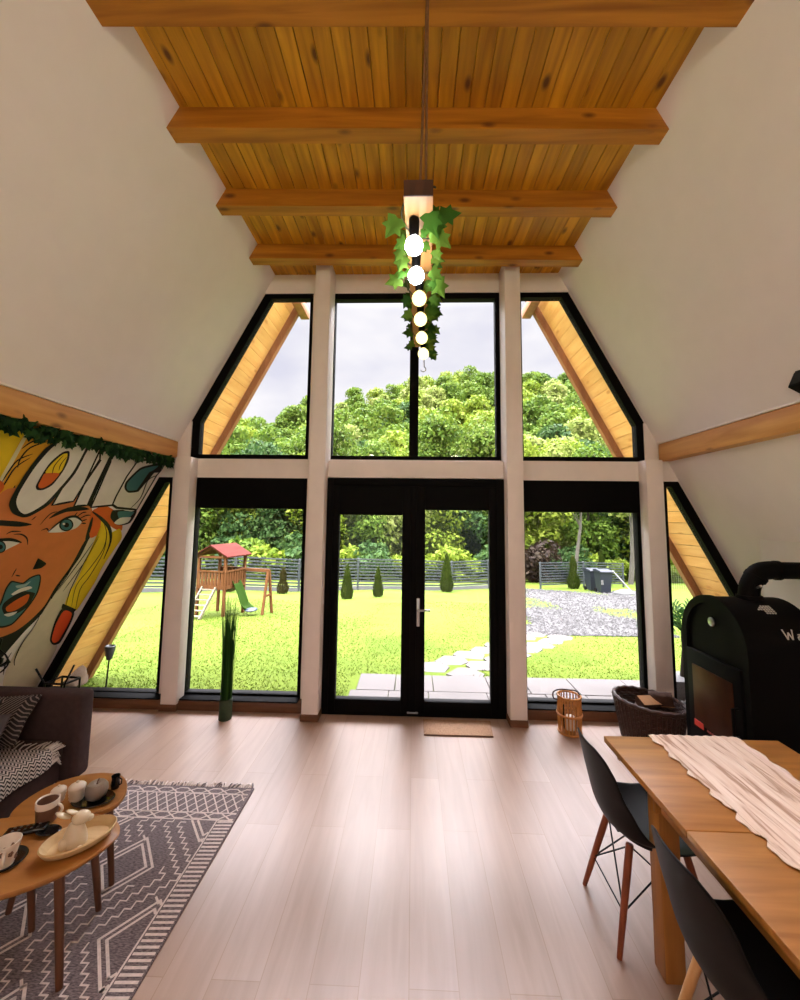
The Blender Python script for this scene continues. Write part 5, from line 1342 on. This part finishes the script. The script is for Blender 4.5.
# ---------------- bins, rock, plank
M['bin'] = plain('bin_plastic', xrgb(50, 62, 84), .5, var=.06)
def wheelie(x, y, rz, label, sticker):
    z = gz_(x, y); t = thing('wheelie_bin', label, 'bin', (x, y, z), 'wheelie bins by the fence', world=False, rotz=rz)
    mb = MB(); a = [(-.22,-.25,.06),(.22,-.25,.06),(.22,.20,.06),(-.22,.20,.06)]; b = [(-.28,-.34,.98),(.28,-.34,.98),(.28,.30,.98),(-.28,.30,.98)]
    va = [mb.bm.verts.new(p) for p in a]; vb = [mb.bm.verts.new(p) for p in b]
    mb._f(va[::-1]); mb._f(vb)
    for i in range(4): mb._f([va[i], va[(i+1)%4], vb[(i+1)%4], vb[i]])
    mb.box(-.30,.30,-.36,.32,.94,.985,.01)
    mb.build('body', M['bin'], t)
    mb = MB().prism([(-.30,-.38,.99),(-.30,.33,.99),(-.30,.36,1.03),(-.30,.10,1.08),(-.30,-.36,1.03)], (.60,0,0)); mb.build('lid', M['bin'], t)
    MB().tube([(-.22,.36,1.0),(.22,.36,1.0)], .018, 8).build('handle', M['bin'], t)
    for s in (-1, 1): MB().tube([(s*.25-.025,.22,.10),(s*.25+.025,.22,.10)], .10, 16).build('wheel', M['black'], t)
    if sticker: MB().box(-.24,-.13,-.305,-.285,.40,.78).build('white_sticker', M['kerb'], t)
wheelie(8.80, 20.75, .1, 'dark blue wheelie bin, the left one partly behind its twin', False)
wheelie(8.86, 19.75, .05, 'dark blue wheelie bin with a white sticker, right of its twin', True)
o = MB().ell((0,0,0), (.42,.30,.17)); 
for v in o.bm.verts: v.co *= 1+.12*math.sin(v.co.x*13+v.co.y*9)
o = o.build('garden_boulder', M['kerb']); o.location = (9.3, 18.7, gz_(9.3, 18.7)+.06); tag(o, 'pale flat boulder lying in front of the right wheelie bin', 'rock')
x, y = 9.75, 20.4; z = gz_(x, y)
o = MB().bar((x+.55, y-.4, z+.03), (x-.05, y+.2, z+.95), .12, .025).build('timber_plank', M['kerb']); tag(o, 'white plank leaning to the right side of the wheelie bins', 'plank')
# ---------------- play tower
M['play'] = wood('play_timber', xrgb(186, 112, 58), xrgb(222, 152, 92), 'Z', 4, 8, .8, False, None, .2, .08)
M['playr'] = wood('play_roof', xrgb(150, 62, 50), xrgb(176, 84, 68), 'X', 4, 8, .8, False, None, .15, .05)
M['playl'] = plain('pale_ladder', xrgb(232, 212, 166), .7)
tx, ty = -4.32, 9.50; PS = .86; tz = gz_(tx, ty)
T = thing('play_tower', 'wooden children play tower with pitched red roof, ladder, slide and swing beam on the lawn', 'play tower', (tx, ty, tz), world=False, rotz=math.radians(77)); T.scale = (PS, PS, PS)
S = .84; DH = .80
for a in (0, S):
    for b in (0, S):
        hh = 1.56
        zb = (gz_(tx + PS*(a*.225 - b*.974), ty + PS*(a*.974 + b*.225)) - tz)/PS - .05
        MB().box(a-.035, a+.035, b-.035, b+.035, zb, hh, .005, seg=1).build('post', M['play'], T)
mb = MB()
for k in range(7): mb.box(-.03, S+.03, -.03+k*.13, -.03+k*.13+.118, DH-.03, DH)
mb.build('deck', M['play'], T)
def railing(p, q, gap=None):
    mb = MB(); p, q = Vector(p), Vector(q); n = 8
    for k in range(n):
        c = p.lerp(q, (k+.5)/n); mb.bar((c.x, c.y, DH-.08), (c.x, c.y, DH+.34), .075, .02, (q-p).normalized().cross(Vector((0,0,1))))
    mb.bar(p+Q(0,0,DH+.36), q+Q(0,0,DH+.36), .05, .04); mb.bar(p+Q(0,0,DH-.06), q+Q(0,0,DH-.06), .03, .09); mb.build('railing', M['play'], T)
railing((-.04, -.0, 0), (-.04, S, 0)); railing((0, -.04, 0), (S, -.04, 0)); railing((S+.04, 0, 0), (S+.04, S, 0))
# roof: gable ridge along local x
mb = MB(); ov = .12; zr, ze = 1.84, 1.54; hw = S/2+.14
for s in (-1, 1):
    p0 = Q(-ov, S/2, zr); p1 = Q(S+ov, S/2, zr); p2 = Q(S+ov, S/2+s*hw, ze); p3 = Q(-ov, S/2+s*hw, ze)
    mb.prism([p0, p1, p2, p3], (0, 0, .03))
mb.build('roof', M['playr'], T)
mb = MB()
for xx in (-.02, S+.02):
    for s in (-1, 1): mb.bar((xx, S/2, zr-.03), (xx, S/2+s*(hw-.05), ze), .05, .08)
    mb.bar((xx, 0, 1.54), (xx, S, 1.54), .04, .06)
mb.build('gable_truss', M['play'], T)
# ladder leans out of the left face
mb = MB(); L0 = (-.06, DH-.06); L1 = (-.62, (gz_(tx-.62*.2-.4, ty-.62*.9)-tz)/PS)
for b in (.22, .64): mb.bar((L0[0], b, L0[1]), (L1[0], b, L1[1]), .07, .035, (0,1,0))
for k in range(6):
    q = (k+.5)/6; mb.box(L0[0]+(L1[0]-L0[0])*q-.04, L0[0]+(L1[0]-L0[0])*q+.04, .22, .64, L0[1]+(L1[1]-L0[1])*q-.012, L0[1]+(L1[1]-L0[1])*q+.012)
mb.build('ladder', M['playl'], T)
# slide out of the right face, swing beam beside it
mb = MB(); sp = catmull([(0,-.03,DH-.02),(0,-.08,DH-.05),(0,-.26,DH-.40),(0,-.36,DH-.62),(0,-.52,DH-.72)],5)
def slf(u, v):
    q = sp[int(round(v*(len(sp)-1)))]; e = abs(u*2-1); return (.42+(u-.5)*.34, q.y, q.z+.10*max(0,(e-.55)/.45)**1.5)
mb.grid(slf, 11, len(sp)); o = mb.build('slide', plain('green_slide', xrgb(84, 130, 30), .7, spec=.05), T); solid(o, .02)
mb = MB(); mb.ell((.42, -.56, DH-.68), (.20,.16,.05)); mb.build('slide_end', plain('blue_slide', xrgb(40, 84, 124), .5), T)
mb = MB(); BL = .84; mb.bar((S-.04, .05, 1.13), (S-.04, -BL, 1.13), .06, .08); mb.build('swing_beam', M['play'], T)
for s in (-1, 1):
    fx, fy = S-.04 + s*.24, -BL+.03; zb = (gz_(tx+PS*(fx*.225-fy*.974), ty+PS*(fx*.974+fy*.225))-tz)/PS
    MB().bar((S-.04+s*.03, fy, 1.12), (fx, fy, zb-.03), .06, .06, (0,1,0)).build('swing_leg', M['play'], T)
MB().bar((S-.20, -BL+.03, .45), (S+.12, -BL+.03, .45), .04, .06).build('cross_brace', M['play'], T)
# garden torch and pinkish stone near the left window, palm on the terrace
t = thing('garden_torch', 'grey garden torch light on a black stake in the lawn', 'garden light', (-3.22, 4.42, -.08))
MB().tube([(-3.23, 4.42, -.2), (-3.21, 4.42, .28)], .008, 8).build('stake', M['blackm'], t)
MB().lathe([(0,.25),(.022,.255),(.034,.29),(.05,.36),(.052,.395),(.044,.40),(.02,.37),(0,.37)], TM(-3.21, 4.42, 0), 18).build('torch_head', plain('torch_grey', xrgb(120,122,122), .5), t)
o = MB().ell((0,0,0), (.22,.16,.15), u=20, v=12)
for v in o.bm.verts: v.co *= 1+.14*math.sin(v.co.x*19+v.co.z*23+1)
o = o.build('garden_stone', plain('pink_stone', xrgb(235, 190, 150), .9, var=.12, scale=8)); o.location = (-3.80, 4.60, .01); tag(o, 'pinkish rough stone outside the foot of the left slanted window', 'stone')
PXx, PYy = 2.97, 4.72
t = thing('potted_palm', 'green palm in a grey planter outside the right slanted window', 'plant', (PXx, PYy, -.06))
mb = MB().box(PXx-.30, PXx+.30, PYy-.16, PYy+.16, -.058, .12, .01); mb.build('planter', plain('grey_planter', xrgb(150, 146, 142), .8), t)
MB().tube([(PXx-.03,PYy,.1),(PXx,PYy,.4),(PXx-.01,PYy,.62)], [.035,.03,.022], 10).build('stem', M['trunk'], t)
mb = MB(); rr = random.Random(4)
for k in range(13):
    a = 2*PI*k/13; tlt = rr.uniform(.3, 1.0); base_ = Q(PXx-.01, PYy, .58); pts = []
    for i in range(8):
        q = i/7; pts.append(base_ + Q(math.cos(a)*q*.42*tlt, math.sin(a)*q*.42*tlt, .42*q - .34*tlt*q*q))
    mb.tube(pts, .005, 5)
    for i in range(1, 8):
        for s in (-1, 1):
            p_ = pts[i]; tn = Q(-math.sin(a), math.cos(a), 0)*s; d = (pts[i]-pts[i-1]).normalized(); e = p_ + tn*.13*(1-.4*i/7) + d*.10 - Q(0,0,.03)
            w = d*.012; mb._f([mb.bm.verts.new(p_-w), mb.bm.verts.new((p_+e)/2+w*1.4), mb.bm.verts.new(e), mb.bm.verts.new((p_+e)/2-w)])
mb.build('fronds', leafmat('palm_leaf', xrgb(60, 130, 50), xrgb(100, 168, 70), xrgb(150, 200, 100), .35, .5, 0), t, fix=False)

# ================================================================ light, sky, camera
wd = bpy.data.worlds.new('sky'); bpy.context.scene.world = wd; wd.use_nodes = True
nt = wd.node_tree; nt.nodes.clear(); L = nt.links
out = nt.nodes.new('ShaderNodeOutputWorld'); bg = nt.nodes.new('ShaderNodeBackground'); L.new(bg.outputs[0], out.inputs[0])
tc = N(nt, 'ShaderNodeTexCoord'); mp = N(nt, 'ShaderNodeMapping'); mp.inputs['Scale'].default_value = (1, 1, 2.2); L.new(tc.outputs['Generated'], mp.inputs[0])
no = N(nt, 'ShaderNodeTexNoise'); no.inputs['Scale'].default_value = 4.5; no.inputs['Detail'].default_value = 5; no.inputs['Roughness'].default_value = .5; L.new(mp.outputs[0], no.inputs['Vector'])
r = ramp(nt, [(.32, rgb(222, 222, 238)), (.66, rgb(250, 248, 252))]); L.new(no.outputs[0], r.inputs[0])
# overcast dome: far brighter overhead than near the horizon
sp = N(nt, 'ShaderNodeSeparateXYZ'); L.new(tc.outputs['Generated'], sp.inputs[0])
er = nt.nodes.new('ShaderNodeMapRange'); er.interpolation_type = 'SMOOTHSTEP'; L.new(sp.outputs[2], er.inputs[0])
er.inputs[1].default_value = .46; er.inputs[2].default_value = .82; er.inputs[3].default_value = .66; er.inputs[4].default_value = ZENITH
L.new(r.outputs[0], bg.inputs[0]); L.new(er.outputs[0], bg.inputs[1])
ld = bpy.data.lights.new('sun', 'SUN'); ld.energy = SUN; ld.angle = math.radians(30); ld.color = (1, .97, .90)
lo = bpy.data.objects.new('sun', ld); C.objects.link(lo); lo.rotation_euler = Euler((math.radians(38), 0, math.radians(-28)))
cam = bpy.data.cameras.new('camera'); co = bpy.data.objects.new('camera', cam); C.objects.link(co)
cam.sensor_fit = 'HORIZONTAL'; cam.sensor_width = 36; cam.lens = 36*410/800; cam.clip_start = .02; cam.clip_end = 500
cam.shift_x = 0.0; cam.shift_y = -23/800
Rw = Matrix(((0.99943, .00862, -.03253), (.03154, .09705, .99478), (.01173, -.99524, .09672)))   # world axes against the lens right, down, forward
right = Vector((Rw[0][0], Rw[1][0], Rw[2][0])); down = Vector((Rw[0][1], Rw[1][1], Rw[2][1])); fwd = Vector((Rw[0][2], Rw[1][2], Rw[2][2]))
fwd.normalize(); right = (right - fwd*right.dot(fwd)).normalized(); up = right.cross(fwd)
mw = Matrix(((right.x, up.x, -fwd.x, 0), (right.y, up.y, -fwd.y, 0), (right.z, up.z, -fwd.z, 1.8), (0, 0, 0, 1)))
co.matrix_world = mw
sc = bpy.context.scene; sc.camera = co
vs = sc.view_settings; vs.view_transform = 'Standard'; vs.look = 'None'; vs.exposure = EXPO; vs.gamma = 1.0; vs.use_curve_mapping = False
sc.cycles.use_denoising = True
sc.cycles.max_bounces = 10; sc.cycles.diffuse_bounces = 5; sc.cycles.transparent_max_bounces = 12
sc.cycles.sample_clamp_indirect = 6.0
